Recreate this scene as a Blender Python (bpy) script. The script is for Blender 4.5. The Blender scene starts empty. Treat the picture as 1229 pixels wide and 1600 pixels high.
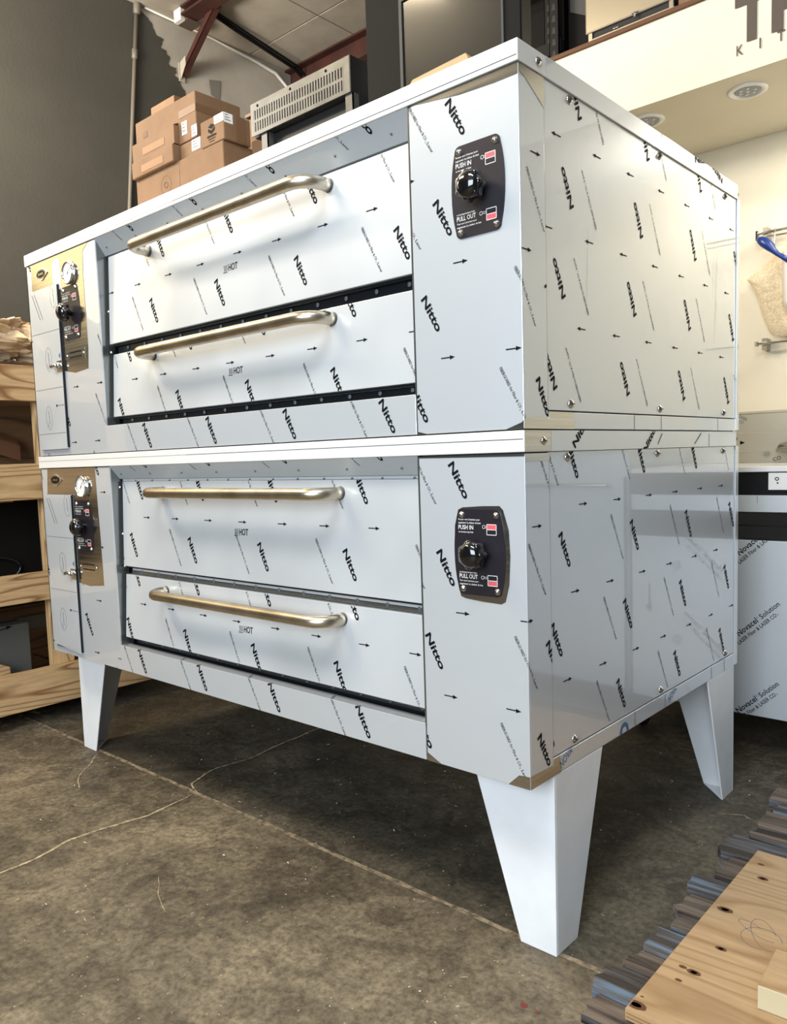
import bpy, math, random
from mathutils import Vector, Matrix, noise
random.seed(7)
PI = math.pi
SC = bpy.context.scene
COL = SC.collection

# ------------------------------------------------------------------ camera
CAM = (2.7776, -1.2490, 1.0226); YAW, PITCH, ROLL = 41.8269, -5.1994, -1.8568
F_PX, PX, PY = 1239.6, 5.69, 28.22
a, b, c = (math.radians(v) for v in (YAW, PITCH, ROLL))
fw = Vector((-math.sin(a)*math.cos(b), math.cos(a)*math.cos(b), math.sin(b)))
r0 = Vector((math.cos(a), math.sin(a), 0)); u0 = r0.cross(fw)
rt = r0*math.cos(c)+u0*math.sin(c); up = -r0*math.sin(c)+u0*math.cos(c)
cd = bpy.data.cameras.new('camera'); cam = bpy.data.objects.new('camera', cd); COL.objects.link(cam)
m = Matrix((rt, up, -fw)).transposed().to_4x4(); m.translation = CAM; cam.matrix_world = m
cd.sensor_fit = 'VERTICAL'; cd.sensor_height = 24.0; cd.lens = 24.0*F_PX/1600
cd.shift_x = -PX/1600; cd.shift_y = PY/1600; cd.clip_start = 0.02
SC.camera = cam

# ------------------------------------------------------------------ world, lights, exposure
w = bpy.data.worlds.new('world'); SC.world = w; w.use_nodes = True
bg = w.node_tree.nodes['Background']; bg.inputs[0].default_value = (0.86, 0.93, 1.0, 1); bg.inputs[1].default_value = 0.08
def area(name, loc, target, size, sy, power, col):
    l = bpy.data.lights.new(name, 'AREA'); l.shape = 'RECTANGLE'; l.size = size; l.size_y = sy
    l.energy = power; l.color = col
    o = bpy.data.objects.new(name, l); COL.objects.link(o); o.location = loc
    o.rotation_euler = (Vector(target)-Vector(loc)).to_track_quat('-Z', 'Y').to_euler()
    return o
area('dock_door_daylight', (2.9, -4.8, 2.2), (1.5, 0.0, 0.7), 3.4, 2.4, 270, (0.80, 0.90, 1.0))
area('ceiling_tube_light', (-0.5, -1.5, 3.6), (0.2, -0.5, 0.0), 1.4, 0.4, 74, (1.0, 0.82, 0.56))
area('ceiling_tube_light', (2.3, -1.5, 3.65), (2.1, -0.6, 0), 1.5, 0.5, 56, (0.92, 0.96, 1.0))
area('nook_fill_light', (2.35, 2.02, 2.28), (2.3, 2.1, 0), 0.5, 0.3, 13, (1.0, 0.94, 0.82))  # added fill that brightens the cream nook; the downlights themselves are unlit
area('left_wall_window', (-1.57, -0.95, 2.05), (0.6, -0.75, 1.6), 0.9, 1.2, 7, (1.0, 0.78, 0.40))
area('ceiling_bounce_fill', (-0.9, -0.7, 2.7), (-0.7, 1.9, 3.74), 1.0, 0.4, 110, (1.0, 0.90, 0.76))  # unseen fill added to brighten ceiling and upper wall like bounced sunlight
SC.view_settings.view_transform = 'Standard'; SC.view_settings.look = 'None'
SC.view_settings.gamma = 1; SC.view_settings.use_curve_mapping = False
SC.view_settings.exposure = 0.20

# ------------------------------------------------------------------ materials
def lin(r, g, b):
    f = lambda v: (v/255/12.92) if v/255 <= .04045 else ((v/255+.055)/1.055)**2.4
    return (f(r), f(g), f(b), 1)
def mat(name, rgb, rough=.5, metal=0, coat=0, spec=.5, **k):
    m = bpy.data.materials.new(name); m.use_nodes = True
    p = m.node_tree.nodes['Principled BSDF']
    p.inputs['Base Color'].default_value = lin(*rgb); p.inputs['Roughness'].default_value = rough
    p.inputs['Metallic'].default_value = metal; p.inputs['Coat Weight'].default_value = coat
    p.inputs['Coat Roughness'].default_value = k.get('crough', .05)
    p.inputs['Coat IOR'].default_value = k.get('cior', 1.5)
    p.inputs['Specular IOR Level'].default_value = spec
    return m
def noisy(m, rgb1, rgb2, scale=8, stretch=(1, 1, 1), detail=6, bump=0, bscale=None, lo=.35, hi=.65, rlo=None, rhi=None, dist=0, mid=None):
    nt = m.node_tree; p = nt.nodes['Principled BSDF']; N = nt.nodes.new; L = nt.links.new
    tc = N('ShaderNodeTexCoord'); mp = N('ShaderNodeMapping'); mp.inputs['Scale'].default_value = stretch
    L(tc.outputs['Object'], mp.inputs[0])
    n = N('ShaderNodeTexNoise'); n.inputs['Scale'].default_value = scale; n.inputs['Detail'].default_value = detail
    n.inputs['Distortion'].default_value = dist; n.inputs['Roughness'].default_value = .6
    L(mp.outputs[0], n.inputs['Vector'])
    cr = N('ShaderNodeValToRGB'); e = cr.color_ramp.elements
    e[0].position = lo; e[0].color = lin(*rgb1); e[1].position = hi; e[1].color = lin(*rgb2)
    if mid:
        x = cr.color_ramp.elements.new((lo+hi)/2); x.color = lin(*mid)
    L(n.outputs['Fac'], cr.inputs[0]); L(cr.outputs[0], p.inputs['Base Color'])
    if bump:
        n2 = N('ShaderNodeTexNoise'); n2.inputs['Scale'].default_value = bscale or scale*4; n2.inputs['Detail'].default_value = 5
        L(mp.outputs[0], n2.inputs['Vector'])
        bp = N('ShaderNodeBump'); bp.inputs['Strength'].default_value = bump; bp.inputs['Distance'].default_value = .003
        L(n2.outputs['Fac'], bp.inputs['Height']); L(bp.outputs[0], p.inputs['Normal'])
    if rlo is not None:
        mr = N('ShaderNodeMapRange'); mr.inputs['To Min'].default_value = rlo; mr.inputs['To Max'].default_value = rhi
        L(n.outputs['Fac'], mr.inputs[0]); L(mr.outputs[0], p.inputs['Roughness'])
    return m
def wood(name, light, dark, axis='Y', scale=3.0, ring=9.0, rough=.6, contrast=.6):
    m = mat(name, light, rough); nt = m.node_tree; p = nt.nodes['Principled BSDF']; N = nt.nodes.new; L = nt.links.new
    tc = N('ShaderNodeTexCoord'); mp = N('ShaderNodeMapping'); oi = N('ShaderNodeObjectInfo')
    mp.inputs['Scale'].default_value = {'X': (.12, 1, 1), 'Y': (1, .12, 1), 'Z': (1, 1, .12)}[axis]
    ad = N('ShaderNodeVectorMath'); ad.operation = 'ADD'
    sc = N('ShaderNodeVectorMath'); sc.operation = 'SCALE'; sc.inputs['Scale'].default_value = 7.0
    cx = N('ShaderNodeCombineXYZ'); L(oi.outputs['Random'], cx.inputs[0]); L(oi.outputs['Random'], cx.inputs[2])
    L(cx.outputs[0], sc.inputs[0]); L(tc.outputs['Object'], ad.inputs[0]); L(sc.outputs[0], ad.inputs[1]); L(ad.outputs[0], mp.inputs[0])
    n = N('ShaderNodeTexNoise'); n.inputs['Scale'].default_value = scale; n.inputs['Detail'].default_value = 1.5
    L(mp.outputs[0], n.inputs['Vector'])
    ml = N('ShaderNodeMath'); ml.operation = 'MULTIPLY'; ml.inputs[1].default_value = ring*2
    L(n.outputs['Fac'], ml.inputs[0])
    fr = N('ShaderNodeMath'); fr.operation = 'FRACT'; L(ml.outputs[0], fr.inputs[0])
    cr = N('ShaderNodeValToRGB'); e = cr.color_ramp.elements
    e[0].position = 0; e[0].color = lin(*light); e[1].position = 1; e[1].color = lin(*light)
    x = e.new(.62); x.color = lin(*light); x = e.new(.88); x.color = lin(*dark)
    L(fr.outputs[0], cr.inputs[0])
    f = N('ShaderNodeTexNoise'); f.inputs['Scale'].default_value = 90; f.inputs['Detail'].default_value = 3; L(mp.outputs[0], f.inputs['Vector'])
    mx = N('ShaderNodeMix'); mx.data_type = 'RGBA'; mx.blend_type = 'MULTIPLY'; mx.inputs['Factor'].default_value = contrast
    L(cr.outputs[0], mx.inputs['A']); L(f.outputs['Color'], mx.inputs['B'])
    hs = N('ShaderNodeHueSaturation'); hs.inputs['Value'].default_value = 1.35
    rg = N('ShaderNodeRGBToBW'); L(f.outputs['Color'], rg.inputs[0]); L(rg.outputs[0], mx.inputs['B'])
    L(mx.outputs['Result'], hs.inputs['Color']); L(hs.outputs[0], p.inputs['Base Color'])
    bp = N('ShaderNodeBump'); bp.inputs['Strength'].default_value = .25; bp.inputs['Distance'].default_value = .002
    L(f.outputs['Fac'], bp.inputs['Height']); L(bp.outputs[0], p.inputs['Normal'])
    return m

FILM = mat('film_over_steel', (205, 210, 214), .34, .35, 1.0, .5, crough=.03, cior=1.75)
FILMD = mat('film_on_door', (205, 209, 212), .36, .3, .8, .5, crough=.08, cior=1.5)
noisy(FILMD, (198, 202, 205), (212, 216, 219), 3, (1, 1, 1), 2)
FILMH = mat('film_on_header', (186, 192, 196), .45, .3, .15, .5, crough=.3)
CAP = mat('white_film_on_cap', (232, 230, 226), .35, .1, .5)
STEEL = mat('bare_stainless', (196, 192, 184), .16, 1)
noisy(STEEL, (188, 184, 176), (206, 202, 194), 3, (1, 1, 60), 3, 0, rlo=.12, rhi=.28)
BRUSH = mat('brushed_tube', (214, 204, 186), .3, 1)
noisy(BRUSH, (196, 184, 162), (222, 212, 194), 14, (1, 1, 1), 4, rlo=.24, rhi=.36)
DSTEEL = mat('dark_steel', (70, 78, 88), .3, 1)
JAMB = mat('jamb_steel', (150, 152, 150), .25, .9)
CHROME = mat('chrome', (225, 225, 225), .08, 1)
SCREW = mat('screw_metal', (205, 200, 192), .22, 1)
BLACK = mat('cavity_black', (8, 8, 9), .6)
BLKGL = mat('glossy_black', (10, 10, 11), .12, 0, 1)
PLATE = mat('plate_black', (30, 27, 34), .38)
WHITE = mat('white_print', (226, 224, 222), .5)
RED = mat('red_print', (216, 92, 96), .5)
INK = mat('ink', (8, 9, 13), .7, spec=.15)
INKG = mat('ink_grey', (92, 96, 102), .5)
INKL = mat('ink_pale', (150, 154, 158), .5)
INKB = mat('ink_blue', (58, 96, 140), .5)
HOTM = mat('hot_stamp', (56, 50, 50), .5)
LEG = mat('painted_leg', (226, 228, 230), .42)
noisy(LEG, (220, 222, 224), (230, 232, 234), 6, bump=.08, bscale=300)
DIAL = mat('dial_white', (226, 226, 222), .4)
GLASS = mat('gauge_glass', (240, 240, 240), .03)
GLASS.node_tree.nodes['Principled BSDF'].inputs['Transmission Weight'].default_value = 1
CONC = mat('concrete', (96, 84, 66), .62)
WALLD = mat('charcoal_wall_paint', (66, 64, 57), .7)
noisy(WALLD, (60, 59, 53), (70, 67, 60), 1.2, bump=.25, bscale=60)
WALLW = mat('white_wall_paint', (168, 160, 148), .8)
noisy(WALLW, (152, 145, 133), (182, 174, 161), 1.6, bump=.2, bscale=40)
CEIL = mat('ceiling_panel', (160, 152, 140), .8)
noisy(CEIL, (140, 132, 120), (176, 168, 155), 1.3, bump=.2, bscale=30)
CREAM = mat('cream_wall', (222, 214, 192), .75)
noisy(CREAM, (219, 210, 188), (225, 217, 196), 2)
BROWN = mat('sign_brown', (78, 66, 56), .6)
BEAM = mat('primer_red_beam', (78, 38, 28), .6)
noisy(BEAM, (52, 25, 19), (72, 36, 28), 5)
RACK = mat('rack_black', (14, 14, 15), .6, spec=.2)
CRATEG = mat('grey_plastic_panel', (52, 52, 50), .6)
KRAFT = mat('cardboard', (164, 124, 88), .8)
noisy(KRAFT, (114, 85, 58), (128, 97, 69), 6, bump=.1, bscale=200)
KRAFTD = mat('cardboard_tape', (112, 80, 52), .6)
KRAFTL = mat('clear_tape', (146, 112, 82), .8)
LABEL = mat('label_white', (230, 228, 222), .6)
EQGREY = mat('louver_steel', (104, 102, 98), .5, .3)
noisy(EQGREY, (70, 70, 67), (94, 93, 89), 18, rlo=.3, rhi=.5)
EQBLK = mat('equipment_black', (17, 16, 15), .65, spec=.12)
DOORGL = mat('dark_oven_glass', (22, 22, 21), .3, 0, .55, .2, crough=.10)
STAIN = mat('stainless_cabinet', (168, 162, 148), .3, .9)
PINE = wood('pine', (208, 172, 124), (142, 98, 58), 'Y', 4.5, 16)
PINEZ = wood('pine_post', (212, 176, 126), (152, 106, 62), 'Z', 4.5, 14)
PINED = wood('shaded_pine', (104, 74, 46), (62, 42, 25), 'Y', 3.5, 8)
PLY = wood('plywood', (176, 146, 108), (152, 120, 82), 'X', 3.0, 12, contrast=.5)
OLDW = wood('weathered_board', (104, 98, 94), (40, 32, 28), 'X', 6, 12, .8, contrast=.9)
BLUEP = mat('worn_blue_paint', (70, 104, 138), .7)
noisy(BLUEP, (58, 92, 128), (150, 150, 142), 22, lo=.45, hi=.62)
MITT = mat('quilted_cotton', (214, 196, 164), .9)
noisy(MITT, (196, 176, 142), (226, 210, 180), 160, detail=3, bump=.4, bscale=200)
BLUE = mat('blue_plastic', (24, 52, 122), .3)
PLASTIC = mat('white_plastic', (210, 206, 196), .4)
PIPE = mat('painted_conduit', (104, 98, 88), .5)
KPAPER = mat('crumpled_kraft_paper', (206, 180, 144), .28, 0, 1)
noisy(KPAPER, (176, 142, 102), (222, 200, 168), 10, bump=.7, bscale=22)
DARKIN = mat('dark_goods', (14, 12, 10), .7, spec=.15)
GREYB = mat('grey_carton', (84, 84, 80), .6)
KNOT = mat('wood_knot', (92, 58, 34), .7)
PAINTR = mat('red_paint_drop', (120, 34, 30), .4)
RUBBER = mat('caster_rubber', (12, 12, 14), .35, 0, .6)
BACKS = mat('film_backsplash', (196, 190, 174), .4, .4, .3)

CONC2 = mat('concrete_rear_slab', (80, 72, 60), .62)  # rear slab: darker, greyer tone than the front slab
def concrete(MT, A, B):
    nt = MT.node_tree; p = nt.nodes['Principled BSDF']; N = nt.nodes.new; L = nt.links.new
    tc = N('ShaderNodeTexCoord')
    n1 = N('ShaderNodeTexNoise'); n1.inputs['Scale'].default_value = 1.7; n1.inputs['Detail'].default_value = 8; n1.inputs['Roughness'].default_value = .65; n1.inputs['Distortion'].default_value = .4
    n2 = N('ShaderNodeTexNoise'); n2.inputs['Scale'].default_value = 60; n2.inputs['Detail'].default_value = 8; n2.inputs['Roughness'].default_value = .75
    n3 = N('ShaderNodeTexNoise'); n3.inputs['Scale'].default_value = 7; n3.inputs['Detail'].default_value = 6; n3.inputs['Distortion'].default_value = 2.0
    for n in (n1, n2, n3): L(tc.outputs['Object'], n.inputs['Vector'])
    c1 = N('ShaderNodeValToRGB'); e = c1.color_ramp.elements
    e[0].position = .33; e[0].color = lin(*A); e[1].position = .68; e[1].color = lin(*B)
    L(n1.outputs['Fac'], c1.inputs[0])
    c2 = N('ShaderNodeValToRGB'); e = c2.color_ramp.elements
    e[0].position = .34; e[0].color = (.38, .37, .36, 1); e[1].position = .68; e[1].color = (1.9, 1.9, 1.85, 1)
    L(n2.outputs['Fac'], c2.inputs[0])
    m1 = N('ShaderNodeMix'); m1.data_type = 'RGBA'; m1.blend_type = 'MULTIPLY'; m1.inputs['Factor'].default_value = .85
    L(c1.outputs[0], m1.inputs['A']); L(c2.outputs[0], m1.inputs['B'])
    c3 = N('ShaderNodeValToRGB'); e = c3.color_ramp.elements
    e[0].position = .40; e[0].color = (.62, .60, .58, 1); e[1].position = .58; e[1].color = (1.12, 1.12, 1.1, 1)
    L(n3.outputs['Fac'], c3.inputs[0])
    m2 = N('ShaderNodeMix'); m2.data_type = 'RGBA'; m2.blend_type = 'MULTIPLY'; m2.inputs['Factor'].default_value = .8
    L(m1.outputs['Result'], m2.inputs['A']); L(c3.outputs[0], m2.inputs['B'])
    vo = N('ShaderNodeTexVoronoi'); vo.inputs['Scale'].default_value = 55; L(tc.outputs['Object'], vo.inputs['Vector'])
    lt = N('ShaderNodeMath'); lt.operation = 'LESS_THAN'; lt.inputs[1].default_value = .10; L(vo.outputs['Distance'], lt.inputs[0])
    wn = N('ShaderNodeSeparateColor'); L(vo.outputs['Color'], wn.inputs[0])
    g = N('ShaderNodeMath'); g.operation = 'GREATER_THAN'; g.inputs[1].default_value = .72; L(wn.outputs[0], g.inputs[0])
    mu = N('ShaderNodeMath'); mu.operation = 'MULTIPLY'; L(lt.outputs[0], mu.inputs[0]); L(g.outputs[0], mu.inputs[1])
    m3 = N('ShaderNodeMix'); m3.data_type = 'RGBA'; L(mu.outputs[0], m3.inputs['Factor'])
    L(m2.outputs['Result'], m3.inputs['A']); m3.inputs['B'].default_value = lin(176, 164, 140)
    L(m3.outputs['Result'], p.inputs['Base Color'])
    bp = N('ShaderNodeBump'); bp.inputs['Strength'].default_value = .35; bp.inputs['Distance'].default_value = .004
    L(n2.outputs['Fac'], bp.inputs['Height']); L(bp.outputs[0], p.inputs['Normal'])
    mr = N('ShaderNodeMapRange'); mr.inputs['To Min'].default_value = .45; mr.inputs['To Max'].default_value = .8
    L(n1.outputs['Fac'], mr.inputs[0]); L(mr.outputs[0], p.inputs['Roughness'])
concrete(CONC, (68, 61, 50), (126, 114, 94))
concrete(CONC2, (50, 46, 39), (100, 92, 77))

# ------------------------------------------------------------------ mesh builder
WO = {}
def tag(o, label=None, cat=None, group=None, kind=None):
    if label: o['label'] = label
    if cat: o['category'] = cat
    if group: o['group'] = group
    if kind: o['kind'] = kind
    return o
def empty(name, loc, label, cat, group=None, kind=None):
    o = bpy.data.objects.new(name, None); COL.objects.link(o); o.location = loc; o.empty_display_size = .05
    WO[o] = Vector(loc); return tag(o, label, cat, group, kind)
class M:
    def __init__(s): s.v = []; s.f = []; s.m = []; s.s = []; s.mats = []
    def mi(s, mt):
        if mt not in s.mats: s.mats.append(mt)
        return s.mats.index(mt)
    def add(s, vs, fs, mt, smooth=False):
        k = len(s.v); i = s.mi(mt); s.v += [Vector(v) for v in vs]
        for f in fs: s.f.append([k+j for j in f]); s.m.append(i); s.s.append(smooth)
        return s
    def hexa(s, p, mt):   # 8 corners: bottom 4 ccw, top 4 ccw
        return s.add(p, [(3, 2, 1, 0), (4, 5, 6, 7), (0, 1, 5, 4), (1, 2, 6, 5), (2, 3, 7, 6), (3, 0, 4, 7)], mt)
    def box(s, x0, x1, y0, y1, z0, z1, mt):
        return s.hexa([(x0, y0, z0), (x1, y0, z0), (x1, y1, z0), (x0, y1, z0), (x0, y0, z1), (x1, y0, z1), (x1, y1, z1), (x0, y1, z1)], mt)
    def prism(s, pts, d, mt):   # polygon pts (3d), extruded by vector d
        n = len(pts); d = Vector(d); P = [Vector(p) for p in pts]
        return s.add(P+[p+d for p in P], [tuple(range(n-1, -1, -1)), tuple(range(n, 2*n))]+[(i, (i+1) % n, n+(i+1) % n, n+i) for i in range(n)], mt)
    def tube(s, path, r, mt, n=12, caps=True, closed=False):
        P = [Vector(p) for p in path]; rs = r if isinstance(r, (list, tuple)) else [r]*len(P)
        vs = []; T0 = None; ref = None
        for i, p in enumerate(P):
            t = (P[min(i+1, len(P)-1)]-P[max(i-1, 0)]).normalized()
            if ref is None:
                ref = t.orthogonal().normalized()
            else:
                ref = (ref-t*ref.dot(t)).normalized()
            q = t.cross(ref)
            for k in range(n):
                an = 2*PI*k/n; vs.append(p+(ref*math.cos(an)+q*math.sin(an))*rs[i])
        fs = [(i*n+k, i*n+(k+1) % n, (i+1)*n+(k+1) % n, (i+1)*n+k) for i in range(len(P)-1) for k in range(n)]
        s.add(vs, fs, mt, True)
        if caps:
            b = len(s.v)-len(vs); i = s.mi(mt)
            s.f.append([b+k for k in range(n-1, -1, -1)]); s.m.append(i); s.s.append(False)
            s.f.append([b+(len(P)-1)*n+k for k in range(n)]); s.m.append(i); s.s.append(False)
        return s
    def lathe(s, c, axis, prof, mt, n=24, smooth=True):  # prof: (radius, height along axis)
        A = Vector(axis).normalized(); R = A.orthogonal().normalized(); Q = A.cross(R); c = Vector(c); vs = []
        for r, h in prof:
            for k in range(n):
                an = 2*PI*k/n; vs.append(c+A*h+(R*math.cos(an)+Q*math.sin(an))*max(r, 1e-5))
        fs = [(i*n+k, i*n+(k+1) % n, (i+1)*n+(k+1) % n, (i+1)*n+k) for i in range(len(prof)-1) for k in range(n)]
        return s.add(vs, fs, mt, smooth)
    def build(s, name, parent=None, bevel=0, org=None):
        if parent is not None: o0 = WO[parent]
        else:
            if org is None:
                xs = [v.x for v in s.v]; ys = [v.y for v in s.v]; zs = [v.z for v in s.v]
                org = ((min(xs)+max(xs))/2, (min(ys)+max(ys))/2, min(zs))
            o0 = Vector(org)
        me = bpy.data.meshes.new(name); me.from_pydata([tuple(v-o0) for v in s.v], [], s.f)
        for mt in s.mats: me.materials.append(mt)
        me.polygons.foreach_set('material_index', s.m); me.polygons.foreach_set('use_smooth', s.s); me.update()
        o = bpy.data.objects.new(name, me); COL.objects.link(o)
        if parent is not None: o.parent = parent
        else: o.location = o0
        WO[o] = o0
        if bevel:
            b = o.modifiers.new('bevel', 'BEVEL'); b.width = bevel; b.segments = 2; b.limit_method = 'ANGLE'; b.angle_limit = math.radians(50)
        return o

# flat print ------------------------------------------------------------
TC = {}
def text_tris(s, bold=0., wide=1., res=2):
    k = (s, bold, wide, res)
    if k in TC: return TC[k]
    cu = bpy.data.curves.new('t', 'FONT'); cu.body = s; cu.size = 1; cu.offset = bold; cu.resolution_u = res
    ob = bpy.data.objects.new('t', cu); COL.objects.link(ob)
    dg = bpy.context.evaluated_depsgraph_get(); me = ob.evaluated_get(dg).to_mesh()
    me.calc_loop_triangles()
    V = [(v.co.x*wide, v.co.y) for v in me.vertices]
    T = [[V[i] for i in t.vertices] for t in me.loop_triangles]
    ob.evaluated_get(dg).to_mesh_clear(); bpy.data.objects.remove(ob); bpy.data.curves.remove(cu)
    x0 = min(p[0] for t in T for p in t); x1 = max(p[0] for t in T for p in t)
    y0 = 0; y1 = max(p[1] for t in T for p in t)
    TC[k] = ([[(p[0]-x0, p[1]) for p in t] for t in T], x1-x0, y1)
    return TC[k]
def clip(poly, u0, u1, v0, v1):
    for ax, lim, sg in ((0, u0, 1), (0, u1, -1), (1, v0, 1), (1, v1, -1)):
        out = []
        for i in range(len(poly)):
            p = poly[i]; q = poly[(i+1) % len(poly)]
            ip = (p[ax]-lim)*sg >= 0; iq = (q[ax]-lim)*sg >= 0
            if ip: out.append(p)
            if ip != iq:
                t = (lim-p[ax])/(q[ax]-p[ax]); out.append((p[0]+t*(q[0]-p[0]), p[1]+t*(q[1]-p[1])))
        poly = out
        if len(poly) < 3: return []
    return poly
class Face:
    """a printable flat rectangle: point = O + u*U + v*V + n*N"""
    def __init__(s, O, U, V, N, rng, lift=.0006): s.O, s.U, s.V, s.N = map(Vector, (O, U, V, N)); s.r = rng; s.h = lift
    def put(s, m, poly, mt, lift=None, clipit=True):
        if clipit:
            u0, u1, v0, v1 = s.r
            if all(u0 <= p[0] <= u1 and v0 <= p[1] <= v1 for p in poly): pass
            else: poly = clip(poly, u0, u1, v0, v1)
        if len(poly) >= 3:
            h = s.h if lift is None else lift
            m.add([s.O+s.U*p[0]+s.V*p[1]+s.N*h for p in poly], [tuple(range(len(poly)))], mt)
def tr(p, pos, ang, sx=1, sy=1):
    c, s_ = math.cos(ang), math.sin(ang); x, y = p[0]*sx, p[1]*sy
    return (pos[0]+x*c-y*s_, pos[1]+x*s_+y*c)
def ptext(m, F, s, pos, height=None, width=None, ang=0, mt=None, bold=0, wide=1, res=2, lift=None, vc=False, aspect=None):
    T, W_, H_ = text_tris(s, bold, wide, res)
    sy = (height/H_) if height else width/W_; sx = (width/W_) if width else sy
    dy = -H_/2 if vc else 0
    for t in T: F.put(m, [tr((p[0], p[1]+dy), pos, ang, sx, sy) for p in t], mt or INK, lift)
def parrow(m, F, pos, ang, L=.034, mt=None):
    q = [(0, -.0011), (L-.011, -.0011), (L-.011, .0011), (0, .0011)]
    F.put(m, [tr(p, pos, ang) for p in q], mt or INK)
    F.put(m, [tr(p, pos, ang) for p in [(L-.012, -.0042), (L, 0), (L-.012, .0042)]], mt or INK)
def pring(m, F, c, rx, ry, t, mt, n=28, ang=0):
    for k in range(n):
        a0, a1 = 2*PI*k/n, 2*PI*(k+1)/n
        q = [(math.cos(a0)*rx, math.sin(a0)*ry), (math.cos(a1)*rx, math.sin(a1)*ry), (math.cos(a1)*(rx-t), math.sin(a1)*(ry-t)), (math.cos(a0)*(rx-t), math.sin(a0)*(ry-t))]
        F.put(m, [tr(p, c, ang) for p in q], mt)
def pline(m, F, a, b, t, mt, lift=None):
    d = Vector((b[0]-a[0], b[1]-a[1])); n = Vector((-d.y, d.x)).normalized()*t/2
    F.put(m, [(a[0]+n.x, a[1]+n.y), (a[0]-n.x, a[1]-n.y), (b[0]-n.x, b[1]-n.y), (b[0]+n.x, b[1]+n.y)], mt, lift)
LA = (.3135, 0.); LB = (-.036, -.1763)
def lattice(m, F, N0, flip=False, skip=None):
    u0, u1, v0, v1 = F.r; s = -1 if flip else 1
    an = math.radians(-60.8); af = math.radians(-60.6)
    if flip: an += PI; af += PI
    kr = int((v1-v0)/.17)+6
    for k in range(-kr, kr+1):
        for j in range(-12, 13):
            pu = N0[0]+LA[0]*j+LB[0]*k; pv = N0[1]+LA[1]*j+LB[1]*k
            if not (u0-.4 < pu < u1+.4 and v0-.25 < pv < v1+.25): continue
            ptext(m, F, 'Nitto', (pu, pv), .0165, .079, an, INK, .028, 1.35, 3, vc=True)
            for dx, dy in ((.040, -.124), (-.121, -.124)):
                parrow(m, F, (pu+s*dx, pv+s*dy), PI if flip else 0)
            fx, fy = pu+s*(-.098), pv+s*.021
            ca, sa = math.cos(af), math.sin(af)
            ptext(m, F, 'FIBERGUARD for Fiber & CO', (fx, fy), .0066, .088, af, INK, .006, 1, 1, vc=True)
            ptext(m, F, '2', (fx+ca*.0895+sa*.003, fy+sa*.0895-ca*.003), .0035, .0022, af, INK, .006, 1, 1, vc=True)
            ptext(m, F, 'Laser', (fx+ca*.0955, fy+sa*.0955), .0066, .0235, af, INK, .006, 1, 1, vc=True)

SCREWS = {}
def screw(parent, p, n, r=.006, mt=None, name='screw'):
    key = (round(r, 4), mt.name if mt else '')
    if key not in SCREWS:
        m = M(); m.lathe((0, 0, 0), (0, 0, 1), [(r*1.25, 0), (r*1.25, r*.15), (r, r*.3), (r*.8, r*.62), (r*.4, r*.85), (0, r*.9)], mt or SCREW, 12)
        m.box(-r*.7, r*.7, -r*.12, r*.12, r*.55, r*.93, BLACK)
        me = bpy.data.meshes.new('screw'); me.from_pydata([tuple(v) for v in m.v], [], m.f)
        for x in m.mats: me.materials.append(x)
        me.polygons.foreach_set('material_index', m.m); me.polygons.foreach_set('use_smooth', m.s)
        SCREWS[key] = me
    o = bpy.data.objects.new(name, SCREWS[key]); COL.objects.link(o); o.parent = parent
    o.location = Vector(p)-WO[parent]; o.rotation_euler = Vector(n).to_track_quat('Z', 'Y').to_euler()
    return o

# ================================================================== SETTING
fl = M(); fl.box(-3.5, 6, -5, 5, -.12, -.012, CONC); floor = tag(fl.build('floor', org=(0, 0, 0)), 'brown-grey stained concrete warehouse floor', None, None, 'structure')
s1 = M(); s1.box(-3.5, 6, -5, .096, -.012, 0, CONC); s1.build('slab', floor)
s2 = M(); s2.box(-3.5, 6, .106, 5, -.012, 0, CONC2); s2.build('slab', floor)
FILL = mat('joint_filler', (128, 112, 90), .8); noisy(FILL, (84, 72, 56), (160, 144, 118), 45, detail=6, bump=.4)
CRK = mat('crack_dust', (186, 168, 134), .8); noisy(CRK, (128, 112, 86), (206, 190, 156), 60, detail=5)
j = M()
n = 260; xs = [-3.5+9.5*i/n for i in range(n+1)]
vs = []
for x in xs:
    wv = .007+.004*noise.noise(Vector((x*14, 0, 0)))+.003*noise.noise(Vector((x*60, 3, 0)))
    cy = .101+.003*noise.noise(Vector((x*5, 9, 0)))
    vs += [(x, cy-wv, .0006), (x, cy+wv, .0006)]
j.add(vs, [(2*i, 2*i+2, 2*i+3, 2*i+1) for i in range(n)], FILL)
j.build('joint_filler', floor)
def crack(pts, w0, seg=14):
    P = []
    for (p, q) in zip(pts[:-1], pts[1:]):
        for i in range(seg):
            t = i/seg; P.append((p[0]+(q[0]-p[0])*t, p[1]+(q[1]-p[1])*t))
    P.append(pts[-1]); m = M(); vs = []
    for i, (x, y) in enumerate(P):
        q = P[min(i+1, len(P)-1)]; o = P[max(i-1, 0)]; d = Vector((q[0]-o[0], q[1]-o[1])).normalized()
        jx = .006*noise.noise(Vector((x*18, y*18, 1))); ww = w0*(1+.8*noise.noise(Vector((x*50, y*50, 5))))
        ww *= min(1, .3+6*min(i, len(P)-1-i)/len(P))
        c_ = Vector((x, y))+Vector((-d.y, d.x))*jx; nn = Vector((-d.y, d.x))*ww
        vs += [(c_.x-nn.x, c_.y-nn.y, .0009), (c_.x+nn.x, c_.y+nn.y, .0009)]
    m.add(vs, [(2*i, 2*i+2, 2*i+3, 2*i+1) for i in range(len(P)-1)], CRK)
    return m.build('crack', floor)
crack([(.690, .094), (.715, -.083), (.690, -.2), (.676, -.296), (.705, -.41), (.71, -.498), (.74, -.9), (.70, -1.6)], .0040)
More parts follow.
